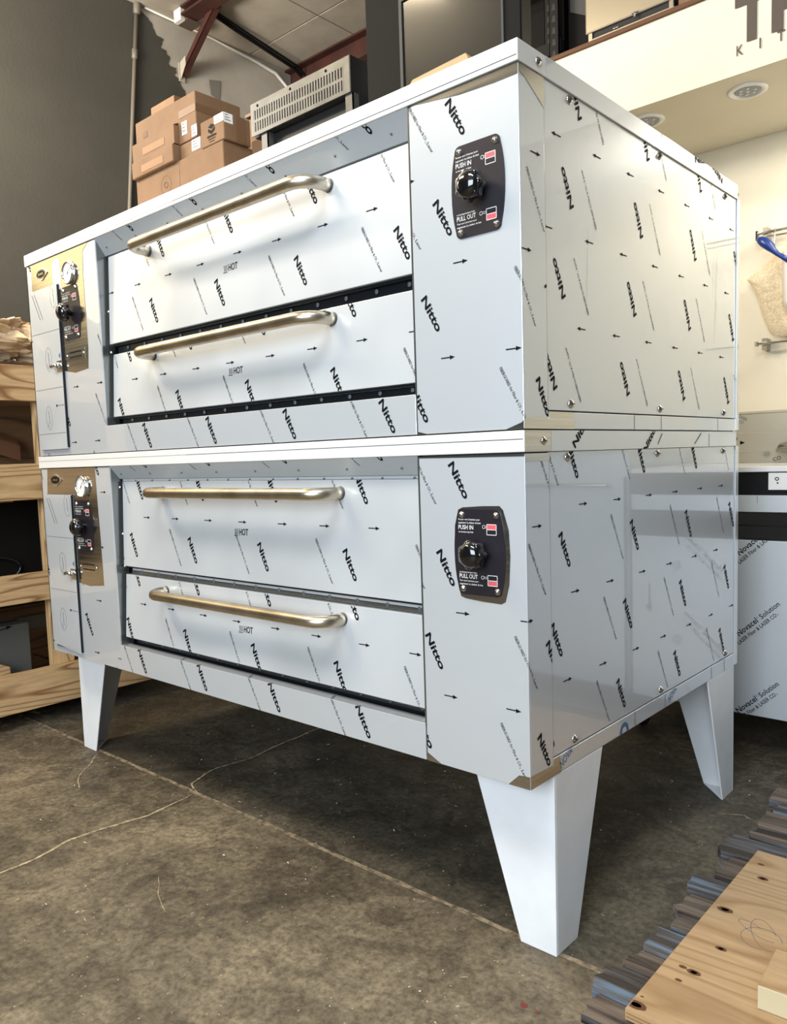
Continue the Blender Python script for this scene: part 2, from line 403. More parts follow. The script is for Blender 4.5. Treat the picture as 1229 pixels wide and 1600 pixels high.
crack([(.690, .102), (.621, .134), (.590, .20), (.576, .265), (.594, .385), (.56, .7), (.60, 1.1)], .0028)
crack([(.114, .077), (.20, .0), (.25, -.06), (.37, -.12)], .0016)
crack([(1.05, -.25), (1.12, -.30), (1.2, -.33)], .0010)
crack([(.55, -.1), (.50, -.17), (.46, -.18)], .0010)
crack([(2.0, .93), (2.06, .96), (2.12, .93)], .0016)
for x, y, r in ((2.005, -.075, .0075), (2.101, .022, .0065), (2.035, -.075, .004), (2.055, -.11, .0035), (2.075, -.108, .0035)):
    m = M(); pts = [(x+r*(1+.15*math.sin(3*t*2*PI/14))*math.cos(t*2*PI/14), y+r*.9*math.sin(t*2*PI/14), .0008) for t in range(14)]
    m.add(pts, [tuple(range(14))], PAINTR); m.build('paint_drop', floor)
db = M(); rr = random.Random(3)
for i in range(620):
    x = rr.uniform(.2, 2.6); y = rr.uniform(-.9, 1.4); r = rr.choice([.0012, .0015, .002, .0012, .003]); h = r*.5
    a_ = rr.uniform(0, PI); l = r*rr.choice([1, 1, 1.5, 3]); dx, dy = math.cos(a_)*l, math.sin(a_)*l; ex, ey = -math.sin(a_)*r*.6, math.cos(a_)*r*.6
    db.add([(x-dx, y-dy, .0005), (x+ex, y+ey, .0005), (x+dx, y+dy, .0005), (x-ex, y-ey, .0005), (x, y, h+.0008)], [(0, 4, 1), (1, 4, 2), (2, 4, 3), (3, 4, 0)], CRK if i % 3 else LABEL)
tag(db.build('floor_debris', floor), None, None, None, 'stuff')

# left wall x=-1.6: charcoal paint below a ragged diagonal, white above
XW = -1.6
m = M(); m.box(XW-.12, XW, -5, 3.9, 0, 3.74, WALLW)
wl = tag(m.build('wall_left', org=(XW, 0, 0)), 'tall left wall, charcoal paint below and white above', None, None, 'structure')
bd = [(1.50, 3.74), (1.53, 3.70), (1.59, 3.665), (1.585, 3.62), (1.65, 3.60), (1.635, 3.55), (1.685, 3.535), (1.68, 3.48), (1.735, 3.46), (1.72, 3.41), (1.765, 3.395), (1.775, 3.35), (1.80, 3.33), (1.83, 3.26), (1.95, 3.12), (2.3, 2.8), (3.0, 2.2), (3.9, 1.6)]
# charcoal paint coat: polygon on the wall, split into strips so it stays flat
m = M(); vs = []
PB = []
for (p, q) in zip(bd[:-1], bd[1:]):
    for t in (0, .25, .5, .75):
        y_ = p[0]+(q[0]-p[0])*t; z_ = p[1]+(q[1]-p[1])*t
        PB.append((y_+.030*noise.noise(Vector((y_*23, z_*31, 0)))+.012*noise.noise(Vector((y_*90, z_*80, 2))), z_+.022*noise.noise(Vector((y_*19, z_*25, 4)))))
PB.append(bd[-1])
m.add([(XW+.003, -5, 3.738), (XW+.003, -5, 0), (XW+.003, 3.9, 0)]+[(XW+.003, y_, min(z_, 3.738)) for y_, z_ in reversed(PB)], [tuple(range(3+len(PB)))], WALLD)
m.build('charcoal_paint_coat', wl)
m = M(); F = Face((XW, 0, 0), (0, 1, 0), (0, 0, 1), (1, 0, 0), (-5, 4, 0, 3.74), .0045)
rr = random.Random(5)
BRS = mat('wall_tape_grey', (122, 117, 106), .75)
for y_, z_ in ():
    pts = [(y_+(.030+.012*rr.random())*math.cos(t*2*PI/11)-.02*math.sin(t*2*PI/11), z_+(.034+.016*rr.random())*math.sin(t*2*PI/11)) for t in range(11)]
    F.put(m, pts, BRS)
F.put(m, [(1.975, 3.47), (2.065, 3.49), (2.05, 3.36), (1.985, 3.38)], BRS)  # piece of tape on the white wall
m.build('wall_tape', wl)
# corner conduit on the wall, slightly leaning
m = M(); m.tube([(XW+.02, 1.10, .0), (XW+.02, 1.20, 1.6), (XW+.02, 1.345, 2.52), (XW+.02, 1.40, 3.05), (XW+.02, 1.474, 3.735)], .012, PIPE, 10)
m.lathe((XW+.02, 1.442, 3.44), (0, .08, 1), [(.012, -.03), (.018, -.025), (.018, .025), (.012, .03)], PIPE, 10)
m.lathe((XW+.02, 1.474, 3.70), (0, .08, 1), [(.012, -.03), (.022, -.02), (.022, .03)], PIPE, 10)
tag(m.build('conduit_pipe'), 'grey vertical conduit pipe running up the charcoal wall', 'pipe')
m = M(); m.box(-3, 6, 3.7, 3.8, 0, 3.74, WALLW); tag(m.build('wall_far', org=(0, 3.7, 0)), 'far white warehouse wall', None, None, 'structure')
# ceiling of insulated panels with seams
m = M(); m.box(-3, 6, -5.0, 3.9, 3.745, 3.83, CEIL); ce = tag(m.build('ceiling', org=(0, 0, 3.75)), 'white insulated warehouse ceiling', None, None, 'structure')
for k, (y0, y1) in enumerate(((-5, -3), (-3, -1.2), (-1.2, .3), (.3, 1.25), (1.25, 2.32), (2.32, 3.7))):
    for x0, x1 in ((-1.6, -.93), (-.93, .7), (.7, 2.4), (2.4, 5)):
        m = M(); m.box(x0+.004, x1-.004, y0+.004, y1-.004, 3.737, 3.745, CEIL); m.build('ceiling_panel', ce, .003)
def ibeam(name, p0, p1, h, wd, label):
    m = M(); x0, y, z = p0; x1 = p1[0]; t = .012
    m.box(x0, x1, y-wd/2, y+wd/2, z-t, z, BEAM); m.box(x0, x1, y-wd/2, y+wd/2, z-h, z-h+t, BEAM); m.box(x0, x1, y-t/2, y+t/2, z-h+t, z-t, BEAM)
    return tag(m.build(name), label, 'beam')
ibeam('roof_beam', (XW, 2.68, 3.735), (5, 2.68, 3.735), .16, .12, 'red primed steel roof beam behind the louvered unit')
ibeam('roof_beam', (-1.42, 1.72, 3.735), (5, 1.72, 3.735), .055, .11, 'dark red roof beam at the top of the diagonal brace')
m = M(); m.box(-1.50, -1.43, 1.672, 1.70, 3.665, 3.735, PLASTIC); m.box(-1.51, -1.40, 1.70, 1.80, 3.668, 3.673, BROWN)
tag(m.build('beam_hanger'), 'white steel bracket at the wall end of the roof beam', 'bracket')
m = M(); t = .035
m.prism([(-1.585, 1.76, 3.46), (-1.23, 1.76, 3.735), (-1.15, 1.76, 3.735), (-1.585, 1.76, 3.42)], (0, .005, 0), BEAM)
m.prism([(-1.585, 1.76, 3.42), (-1.15, 1.76, 3.735), (-1.15, 1.80, 3.735), (-1.585, 1.80, 3.42)], (0, 0, .006), BEAM)
m.box(XW+.003, XW+.010, 1.75, 1.79, 3.39, 3.50, WALLW); m.prism([(-1.588, 1.757, 3.40), (-1.53, 1.757, 3.47), (-1.53, 1.757, 3.52), (-1.588, 1.757, 3.50)], (0, .003, 0), WALLW)
tag(m.build('diagonal_brace'), 'dark red diagonal steel brace running from wall to ceiling', 'brace')
m = M()
m.tube([(-1.30, 1.70, 3.715), (-1.38, 2.05, 3.715), (-1.47, 2.60, 3.70), (-1.49, 2.72, 3.66), (-1.49, 2.76, 3.5)], .012, RACK, 8)
m.tube([(-1.27, 1.70, 3.71), (-1.34, 2.05, 3.71), (-1.43, 2.60, 3.695), (-1.455, 2.70, 3.66), (-1.46, 2.74, 3.5)], .008, RACK, 8)
tag(m.build('cable_run'), 'black cable run beneath the ceiling panels', 'cable')
m = M(); m.tube([(XW+.015, 1.53, 3.733), (XW+.015, 2.0, 3.728), (XW+.02, 2.35, 3.70), (XW+.02, 2.52, 3.68), (XW+.02, 2.62, 3.62), (XW+.02, 2.65, 3.45), (XW+.02, 2.65, 2.4)], [.006, .006, .010, .012, .012, .012, .012], PLASTIC, 8)
tag(m.build('white_conduit'), 'thin white conduit curving down the white wall', 'pipe')

# kitchen nook behind: mezzanine bulkhead, soffit, cream wall
YS, YB, ZS = 1.70, 2.345, 2.30
m = M(); m.box(.35, 5, YS, YS+.06, ZS, 2.585, CREAM)
F = Face((0, YS, 0), (1, 0, 0), (0, 0, 1), (0, -1, 0), (.35, 5, ZS, 2.585), .004)
wb = tag(m.build('wall_upper', org=(.35, YS, ZS)), 'cream bulkhead with brown lettering under the mezzanine', None, None, 'structure')
m = M()
ptext(m, F, 'T', (1.771, 2.405), .150, .112, 0, BROWN, .05, 1.2, 4); ptext(m, F, 'H', (1.890, 2.405), .150, .13, 0, BROWN, .05, 1.2, 4)
ptext(m, F, 'K', (1.777, 2.360), .033, .022, 0, BROWN, .01, 1, 3); ptext(m, F, 'I', (1.852, 2.360), .033, .005, 0, BROWN, .01, 1, 3); ptext(m, F, 'T', (1.908, 2.360), .033, .025, 0, BROWN, .01, 1, 3)
tag(m.build('sign_lettering', wb), 'brown letters on the cream bulkhead')
m = M(); m.box(.35, 5, YS-.012, 2.8, 2.585, 2.60, KNOT); tag(m.build('trim_1', org=(.35, 1.7, 2.585)), 'dark wooden deck edge on top of the bulkhead', None, None, 'structure')
m = M(); m.box(.35, 5, YS+.06, YB, ZS, ZS+.03, CREAM); cs = tag(m.build('ceiling_nook', org=(.35, YS, ZS)), 'low cream kitchen ceiling with downlights', None, None, 'structure')
m = M(); m.box(.35, 5, YB, YB+.1, 0, 2.585, CREAM); tag(m.build('wall_back', org=(.35, YB, 0)), 'cream kitchen back wall', None, None, 'structure')
for i, (x, y) in enumerate(((1.764, 1.823+.03), (1.392, 1.806+.03))):
    t = empty('downlight', (x, y, ZS), ('round recessed downlight nearer the sign lettering', 'round recessed downlight half hidden behind the oven top')[i], 'light', 'recessed kitchen downlights')
    m = M(); m.lathe((x, y, ZS), (0, 0, -1), [(.068, 0), (.068, .004), (.060, .007), (.050, .006), (.048, -.0), (.046, .001)], CAP, 32); m.build('trim_ring', t)
    m = M(); m.lathe((x, y, ZS), (0, 0, -1), [(.046, .001), (.04, .003), (0, .004)], INKL, 24)
    for k in range(6): m.lathe((x+.026*math.cos(k), y+.026*math.sin(k), ZS-.004), (0, 0, -1), [(.006, 0), (.005, .002), (0, .0025)], DIAL, 10)
    m.lathe((x, y, ZS-.004), (0, 0, -1), [(.006, 0), (.005, .002), (0, .0025)], DIAL, 10)
    m.build('lens', t)

# ================================================================== OVENS
W = 1.98; D = 1.11; D1 = .0846
XO0, XO1 = .472, 1.722
def plate(t, cx, cz, flipk, lab):
    """black control plate with knob, screws and printing"""
    def hw(z):  # half width at dz
        return .0605-.0125*abs(z/.0845)**2.2
    pts = []
    R = .012; H = .0845
    top = []
    for k in range(7):
        an = k/6*PI/2; top.append((hw(H-R)-R+R*math.cos(an), H-R+R*math.sin(an)))
    side = [(hw(-H+R+(2*H-2*R)*k/8), -H+R+(2*H-2*R)*k/8) for k in range(9)]
    right = [(x, z) for x, z in reversed([(p[0], -p[1]) for p in top])] + side[1:-1] + top
    pts = right + [(-x, z) for x, z in reversed(right)]
    m = M(); m.prism([(cx+x, -.0022, cz+z) for x, z in pts], (0, .0022, 0), PLATE)
    F = Face((cx, -.0022, cz), (1, 0, 0), (0, 0, 1), (0, -1, 0), (-.06, .06, -.085, .085), .0003)
    kw = dict(mt=WHITE, bold=.01)
    ptext(m, F, "Pousser vers L'interieur pour", (-.049, .0630), .0034, .052, **kw)
    ptext(m, F, 'augmenter La chaleur du haut', (-.049, .0565), .0034, .054, **kw)
    ptext(m, F, 'PUSH IN', (-.049, .0450), .0085, .036, **kw)
    ptext(m, F, 'to increase top heat', (-.049, .0385), .0032, .036, **kw)
    ptext(m, F, 'to increase bottom heat', (-.049, -.0415), .0032, .042, **kw)
    ptext(m, F, 'PULL OUT', (-.049, -.0520), .0085, .044, **kw)
    ptext(m, F, "Tirer vers L'exterieur pour", (-.049, -.0585), .0034, .046, **kw)
    ptext(m, F, 'augmenter La chaleur du bas', (-.049, -.0650), .0034, .056, **kw)
    for zc, topred, gap in ((.0460, True, .004), (-.0530, False, .009)):
        x0, x1 = .019, .041
        for (a_, b_) in (((x0, zc-.010), (x1, zc-.010)), ((x0, zc+.010), (x1, zc+.010)), ((x0, zc-.010), (x0, zc+.010)), ((x1, zc-.010), (x1, zc+.010)), ((x0, zc), (x1, zc))):
            pline(m, F, a_, b_, .0012, WHITE)
        zz = (zc+.0008, zc+.0094) if topred else (zc-.0094, zc-.0008)
        F.put(m, [(x0+.0008, zz[0]), (x1-.0008, zz[0]), (x1-.0008, zz[1]), (x0+.0008, zz[1])], RED, .00025)
        zh = zc+.005
        pline(m, F, (x0, zh+.0015), (x0-gap, zh+.0015), .0007, WHITE); pline(m, F, (x0, zh-.0015), (x0-gap, zh-.0015), .0007, WHITE)
        pring(m, F, (x0-gap-.003, zh), .0036, .0036, .0008, WHITE, 14)
    o = m.build('control_plate', t); tag(o, lab)
    for sx in (-1, 1):
        for sz in (-1, 1): screw(o, (cx+sx*.0405, -.0022, cz+sz*.0735), (0, -1, 0), .0056)
    # lobed knob
    m = M(); kz = cz-.001+.0; yk = -.0022
    m.lathe((cx, yk, kz), (0, -1, 0), [(.010, 0), (.010, .012)], BLKGL, 16)
    n = 56; vs = []; rings = [(.74, -.012), (1., -.015), (1., -.030), (.97, -.033), (.86, -.0345)]
    for rs, y in rings:
        for k in range(n):
            an = 2*PI*k/n; r = (.0270+.0024*math.cos(7*an))*rs
            vs.append((cx+r*math.cos(an), yk+y, kz+r*math.sin(an)))
    fs = [(i*n+k, i*n+(k+1) % n, (i+1)*n+(k+1) % n, (i+1)*n+k) for i in range(len(rings)-1) for k in range(n)]
    m.add(vs, fs, BLKGL, True)
    m.lathe((cx, yk-.033, kz), (0, -1, 0), [(.0243, .0012), (.0225, .0046), (.0185, .0078), (.012, .0104), (.005, .0114), (0, .0116)], BLKGL, 28)
    m.add([(cx+.0187*math.cos(2*PI*k/n), yk-.012, kz+.0187*math.sin(2*PI*k/n)) for k in range(n)], [tuple(range(n))], BLKGL)
    tag(m.build('knob', o), 'glossy black seven-lobed knob')
def gauge(t, cx, cz, ang):
    m = M(); m.lathe((cx, 0, cz), (0, -1, 0), [(.034, 0), (.034, .006), (.0365, .008), (.0365, .011), (.0335, .0135), (.031, .012), (.030, .0095)], CHROME, 40)
    o = m.build('temperature_gauge', t); tag(o, 'chrome-rimmed round dial thermometer')
    m = M(); m.lathe((cx, 0, cz), (0, -1, 0), [(.0315, .009), (0, .009)], DIAL, 40, False)
    F = Face((cx, -.009, cz), (1, 0, 0), (0, 0, 1), (0, -1, 0), (-.03, .03, -.03, .03), .0003)
    for k in range(21):
        a_ = math.radians(225-13.5*k); r0_ = .023 if k % 5 else .020
        pline(m, F, (r0_*math.cos(a_), r0_*math.sin(a_)), (.027*math.cos(a_), .027*math.sin(a_)), .0008, INK)
    a_ = math.radians(ang); pline(m, F, (-.010*math.cos(a_), -.010*math.sin(a_)), (.023*math.cos(a_), .023*math.sin(a_)), .0016, INK, .0006)
    pring(m, F, (0, 0), .003, .003, .003, INK, 12)
    m.build('dial', o)
def emblem(t, cx, cz):
    m = M(); hx, hz = .047, .0225
    pts = []
    for (x, z) in ((1, 0), (0, 1), (-1, 0), (0, -1)):
        for s in (-1, 1):
            pts.append((x*hx*.93 - (0 if x else s*hx*.10)*(1 if z > 0 else -1)*1.0, z*hz*.93 + (s*hz*.10 if x > 0 else -s*hz*.10 if x < 0 else 0)))
    m.prism([(cx+x, -.004, cz+z) for x, z in pts], (0, .004, 0), CHROME)
    F = Face((cx, -.004, cz), (1, 0, 0), (0, 0, 1), (0, -1, 0), (-.05, .05, -.03, .03), .0004)
    n = 30; F.put(m, [(.033*math.cos(2*PI*k/n), .0145*math.sin(2*PI*k/n)) for k in range(n)], INK, .0003)
    pring(m, F, (0, 0), .0295, .012, .0010, SCREW, 30)
    # illegible script between the ring lines
    for k in range(7):
        pline(m, F, (-.019+.0055*k, -.004), (-.0165+.0055*k, .005), .0014, SCREW, .0007); pline(m, F, (-.0165+.0055*k, .005), (-.0145+.0055*k, -.003), .0010, SCREW, .0007)
    o = m.build('emblem', t, .0006); tag(o, 'small chrome diamond badge with a dark oval')
def pdash(m, F, p, L, an):
    '''tiny illegible print: a run of short strokes'''
    rr = random.Random(int(L*1e4)); x = 0
    while x < L:
        l = rr.uniform(.0015, .0045); F.put(m, [tr(q, p, an) for q in ((x, -.0016), (x+l, -.0016), (x+l, .0016), (x, .0016))], INKG); x += l+.0012
def smallplate(t, x0, x1, z0, z1):
    m = M(); m.box(x0, x1, -.0015, 0, z0, z1, STEEL)
    F = Face((x0, -.0015, z0), (1, 0, 0), (0, 0, 1), (0, -1, 0), (0, x1-x0, 0, z1-z0), .0003); Wd = x1-x0; Hh = z1-z0
    rr = random.Random(1)
    for zz in (.25, .68):     # lettering too small to read
        x = .18*Wd
        while x < .82*Wd:
            l = rr.uniform(.004, .012); F.put(m, [(x, zz*Hh), (x+l, zz*Hh), (x+l, zz*Hh+.004), (x, zz*Hh+.004)], INK); x += l+.0018
    pline(m, F, (.05*Wd, .5*Hh), (.95*Wd, .5*Hh), .0006, INKG)
    o = m.build('data_plate', t, .0004); tag(o, 'small riveted metal data plate')
    screw(o, (x0+.007, -.0015, (z0+z1)/2), (0, -1, 0), .0036); screw(o, (x1-.007, -.0015, (z0+z1)/2), (0, -1, 0), .0036)
def access_door(t, x0, x1, z0, z1, zl, curl):
    m = M(); yf = -.009
    m.box(x0+.003, x1+.0028, -.002, -.0003, z0+.004, z1+.001, BLACK); m.box(x1+.0002, x1+.0018, yf+.001, -.002, z0+.004, z1-.002, BLACK)
    if curl:
        m.box(x0, x1, yf, -.002, z0+.012, z1, FILMD)
        zs = [z0+.012, z0+.004, z0]
        m.hexa([(x0+.01, yf+.001, z0+.012), (x1, yf+.001, z0), (x1, -.002, z0), (x0+.01, -.002, z0+.012), (x0, yf, z0+.014), (x1, yf, z0+.014), (x1, -.002, z0+.014), (x0, -.002, z0+.014)], FILMD)
    else: m.box(x0, x1, yf, -.002, z0, z1, FILMD)
    F = Face((0, yf, 0), (1, 0, 0), (0, 0, 1), (0, -1, 0), (x0, x1, z0, z1), .0005)
    h = z1-z0
    for q in (.27, .61) if curl else (.27, .62, .90): pline(m, F, (x0, z1-q*h), (x1, z1-q*h-.0), .0012, INKG)
    for q, cx in ((.44, .55), (.80, .42)):
        c_ = (x0+cx*(x1-x0), z1-q*h); pring(m, F, c_, .022, .040, .0011, INKG, 26)
        pdash(m, F, (c_[0]-.001, c_[1]+.024), .045, -PI/2+.1)
        F.put(m, [(c_[0]-.014, c_[1]-.008), (c_[0]-.001, c_[1]-.035), (c_[0]-.008, c_[1]-.028)], INKG)
    c_ = (x1-.026, z1-.035); pring(m, F, c_, .022, .038, .0011, INKG, 26); pdash(m, F, (c_[0]-.001, c_[1]+.024), .045, -PI/2+.1)
    for dx in (0, .018): pdash(m, F, (x0+.018+dx, z1-.012), .10, -1.05)
    zz = z1-.73*h; pline(m, F, (x1-.05, zz), (x1, zz), .0016, INKB); pring(m, F, (x1-.052, zz), .0045, .0045, .0045, INK, 10)
    zz = z1-.43*h; F.put(m, [(x1-.016, zz), (x1-.004, zz+.010), (x1-.004, zz-.010)], INKB)
    o = m.build('access_door', t, .0012); tag(o, 'narrow film-covered access door')
    m = M(); m.box(x1-.030, x1+.004, yf-.0015, yf, zl-.020, zl+.016, STEEL)
    m.lathe((x1-.014, yf, zl), (0, -1, 0), [(.010, 0), (.010, .008), (.008, .011), (0, .012)], CHROME, 16)
    m.tube([(x1-.014, yf-.008, zl), (x1-.03, yf-.011, zl+.002), (x1-.052, yf-.010, zl-.001)], [.006, .0055, .0065], CHROME, 10)
    m.build('latch', o)
def handle(door, z, yd):
    x0, x1, yc, R, r = .716, 1.460, -.041, .052, .0146
    p = [(x0, yd, z)]
    for k in range(9):
        an = k/8*PI/2; p.append((x0+R-R*math.cos(an), yc+R-R*math.sin(an), z))
    for k in range(1, 6): p.append((x0+R+(x1-x0-2*R)*k/6, yc, z))
    for k in range(9):
        an = PI/2-k/8*PI/2; p.append((x1-R+R*math.cos(an), yc+R-R*math.sin(an), z))
    p.append((x1, yd, z))
    m = M(); m.tube(p, r, BRUSH, 20)
    for x in (x0, x1): m.lathe((x, yd, z), (0, -1, 0), [(.0156, -.0005), (.0156, .0010), (.0140, .0012)], INKG, 20)
    tag(m.build('handle', door), 'long brushed steel tube handle')
def door(t, z0, z1, y0, y1, N0, hz, hotpos, name='oven_door'):
    """z0..z1, y0 = face depth at the bottom, y1 at the top"""
    x0, x1 = .487, 1.735; T = .03
    m = M()
    m.hexa([(x0, y0, z0), (x1, y0, z0), (x1, y0+T, z0), (x0, y0+T, z0), (x0, y1, z1), (x1, y1, z1), (x1, y1+T, z1), (x0, y1+T, z1)], FILMD)
    m.box(x0+.002, x1, (y0+y1)/2+.004, (y0+y1)/2+.02, z0-.0065, z0, DSTEEL)
    sl = (y1-y0)/(z1-z0); V = Vector((0, sl, 1)).normalized(); N = Vector((0, -1, sl)).normalized()
    F = Face(Vector((0, y0, z0))-V*z0, (1, 0, 0), V, N, (x0, XO1+.01, z0, z1), .0006)
    lattice(m, F, N0)
    hx, hzz = hotpos
    ptext(m, F, 'HOT', (hx+.021, hzz-.008), .017, .038, 0, HOTM, .025, 1, 3)
    pline(m, F, (hx, hzz-.010), (hx+.017, hzz-.010), .002, HOTM)
    for k in range(3):
        x = hx+.003+.0055*k
        q = [(x, hzz-.007), (x+.002, hzz-.002), (x-.0005, hzz+.003), (x+.0015, hzz+.008)]
        for a_, b_ in zip(q[:-1], q[1:]): pline(m, F, a_, b_, .0018, HOTM)
    F2 = Face((0, y0, 0), (1, 0, 0), V, N, (x0, x1, z0, z1), .0004)
    o = m.build(name, t, .0012)
    tag(o, 'film-covered pull-down oven door with HOT stamp')
    handle(o, hz, y0+(y1-y0)*(hz-z0)/(z1-z0))
    return o

def deck(t, z0, zt, zr, info, upper):
    """z0 bottom, zt underside of top cap; zr top of the base rail"""
    zs = info['sill']; zh = info['head']   # sill top, header lower edge
    # chassis behind everything
    m = M(); m.box(.004, W-.006, .062, D-.002, z0+.002, zt, BLACK)
    m.box(.0, XO0-.004, .004, .062, z0+.004, zt, BLACK); m.box(XO1+.012, W-.004, .004, .062, z0+.004, zt, BLACK)
    m.box(.006, W-.006, .006, D-.004, z0-(.0022 if upper else 0), z0+.004, BLACK)
    m.build('chassis', t)
    # left front panel
    m = M(); m.box(0, XO0, 0, .004, z0, zt-.0028, FILM)
    m.box(0, .004, 0, D1, z0, zt, FILM)
    F = Face((0, 0, 0), (1, 0, 0), (0, 0, 1), (0, -1, 0), (0, XO0, z0, zt), .0006)
    lattice(m, F, info['Nleft'])
    st = info['bare']
    F.put(m, st, STEEL, .0009)
    for q in info.get('strips', []): F.put(m, q, FILMD, .0012)
    o = m.build('control_panel', t)
    # jamb and header
    m = M(); m.box(XO1, XO1+.0035, .0, .046, zs-.003, zt, JAMB); m.build('door_jamb', t)
    m = M(); m.box(XO0-.0035, XO0, .004, .046, zs-.003, zt, JAMB); jo = m.build('door_jamb', t)
    for q in (.93, .62, .40, .10) if upper else (.88, .62, .44, .18): screw(jo, (XO0, .034, zs+q*(zt-zs)), (1, 0, 0), .0045)
    m = M()
    m.add([(XO0, .0, zt), (XO1, .0, zt), (XO1, .033, zh), (XO0, .033, zh), (XO0, .045, zt), (XO1, .045, zt), (XO1, .045, zh), (XO0, .045, zh)],
          [(0, 3, 2, 1), (3, 7, 6, 2), (7, 4, 5, 6), (0, 1, 5, 4), (0, 4, 7, 3), (1, 2, 6, 5)], FILMH)
    V = Vector((0, -.033, zt-zh)).normalized(); L = math.hypot(.033, zt-zh); N = Vector((0, -(zt-zh), -.033)).normalized()
    F = Face(Vector((0, 0, zt))-V*zt, (1, 0, 0), V, N, (XO0, XO1, zt-L, zt), .0006)
    lattice(m, F, info['Nhead'])
    ho = m.build('header', t)
    for k in range(8): screw(ho, (XO0+.035+.165*k, .018, zt-(zt-zh)*.62), (0, -.6, -.4), .0022, INKG)
    # sill
    m = M(); m.box(XO0, XO1, 0, .034, z0, zs, FILM)
    F = Face((0, 0, 0), (1, 0, 0), (0, 0, 1), (0, -1, 0), (XO0, XO1, z0, zs), .0006); lattice(m, F, info['Nsill'])
    if not upper:
        F = Face((0, -zs, zs), (1, 0, 0), (0, 1, 0), (0, 0, 1), (XO0, XO1, zs, zs+.034), .0006); lattice(m, F, info['Nsill'])
    m.build('sill_panel', t, .0008)
    # recessed ledges with screws between and below the doors
    for zz0, zz1 in info['ledges']:
        m = M()
        if upper or zz0 < .6: m.box(XO0+.03, XO1, .040, .062, zz0, zz1, DSTEEL); zc_ = (zz0+zz1)/2+.002
        elif zz0 > .9: m.box(XO0+.01, XO1, .037, .062, zz0, zz1, FILM); zc_ = zz0+.001
        else: m.box(XO0+.03, XO1, .040, .062, zz0+.010, zz1, FILM); m.box(XO0+.03, XO1, .038, .062, zz0, zz0+.009, JAMB); zc_ = zz0+.0085
        lo = m.build('ledge', t, .001)
        for k in range(13): screw(lo, (.56+.0935*k, .0385, zc_), (0, -1, 0), .0042, INKG)
    # right front panel wrapping round the corner
    m = M(); m.box(XO1+.004, W, 0, .004, z0, zt-.0028, FILM); m.box(W-.004, W, .004, D1, z0, zt-.0028, FILM)
    F = Face((0, 0, 0), (1, 0, 0), (0, 0, 1), (0, -1, 0), (XO1+.004, W-.0005, z0, zt), .0006); lattice(m, F, info['Nright'])
    for q in info.get('peel', []): F.put(m, q, STEEL, .0008)
    F = Face((W, -W, 0), (0, 1, 0), (0, 0, 1), (1, 0, 0), (W+.0005, W+D1, z0, zt), .0006); lattice(m, F, info['Nright'])
    for q in info.get('peel2', []): F.put(m, [(W+y, z) for y, z in q], STEEL, .0008)
    m.build('corner_panel', t, .0010)
    # side panel with its screws
    m = M(); m.box(W-.006, W-.0015, D1+.0025, D-.004, zr, zt-.001, FILM)
    F = Face((W-.0015, 0, 0), (0, 1, 0), (0, 0, 1), (1, 0, 0), (D1+.003, D-.004, zr, zt-.001), .0006)
    lattice(m, F, info['Nside'], flip=upper)
    for a_, b_ in info.get('scr', []): pline(m, F, a_, b_, .0007, INKL)
    so = m.build('side_panel', t, .0006)
    for y, z in info['sscrew']: screw(so, (W-.0015, y, z), (1, 0, 0), .0072)
    # base rail
    m = M(); m.box(W-.010, W, D1+.0015, D, z0, zr-.003, FILM)
    F = Face((W, 0, 0), (0, 1, 0), (0, 0, 1), (1, 0, 0), (D1, D, z0, zr-.003), .0006)
    F.put(m, [(D1, z0), (D1+info['railbare'], z0), (D1+info['railbare']-.005, zr-.003), (D1, zr-.003)], STEEL)
    for y in info['blue']: pline(m, F, (y, z0), (y, zr), .0022, INKB)
    if not upper:
        pring(m, F, (.395, .385), .022, .022, .010, INKB, 20); ptext(m, F, 'NOVA', (.115, .388), .018, .05, .45, INKB, .0, 1, 2); ptext(m, F, 'NOVA', (.645, .388), .018, .05, .45, INKB, .0, 1, 2)
    m.build('base_rail', t, .001)
    # left side sheet and back sheet
    m = M(); m.box(-.001, .004, D1, D, z0, zt, FILM); m.build('side_panel', t)
    m = M(); m.box(.0, W+.0015, D, D+.022, z0+.002, zt, FILM); bo = m.build('back_panel', t)
    # top cap
    zc = info['cap']
    m = M(); m.box(-.004, W+.002, -.004, D+.002, zt, zc, CAP if upper else CAP)
    F = Face((0, -.004, 0), (1, 0, 0), (0, 0, 1), (0, -1, 0), (0, W, zt, zc), .0005)
    pline(m, F, (0, zt+.0095 if upper else zt+.024), (W, zt+.0095 if upper else zt+.024), .0013, INKL)
    pline(m, F, (.9, zt+.0093 if upper else zt+.0238), (W, zt+.0093 if upper else zt+.0238), .0010, INKB)
    F = Face((W+.002, 0, 0), (0, 1, 0), (0, 0, 1), (1, 0, 0), (-.004, D, zt, zc), .0008)
    # film on the side flange behind the folded corner ear
    F.put(m, [(.09, zt), (D, zt), (D, zc), (.09, zc)], FILM, .0004)
    if upper:
        ptext(m, F, 'Nitto', (.99, zt+.020), .0165, .079, PI-.25, INK, .035, 1.25, 3, vc=True); pline(m, F, (.60, zc-.012), (.60, zc), .002, INK); ptext(m, F, 'Nitto', (.80, zc-.006), .0165, .079, .2, INK, .035, 1.25, 3, vc=True)
    else:
        ptext(m, F, 'Nitto', (.175, zt+.010), .0165, .079, .75, INK, .035, 1.25, 3, vc=True); ptext(m, F, 'Nitto', (.50, zt-.006), .0165, .079, .75, INK, .035, 1.25, 3, vc=True)
        pline(m, F, (.575, zt+.010), (.60, zc-.006), .004, INKG); pline(m, F, (.80, zt+.008), (.845, zc-.004), .004, INKG); pline(m, F, (.90, zt), (.90, zc-.006), .0025, INK)
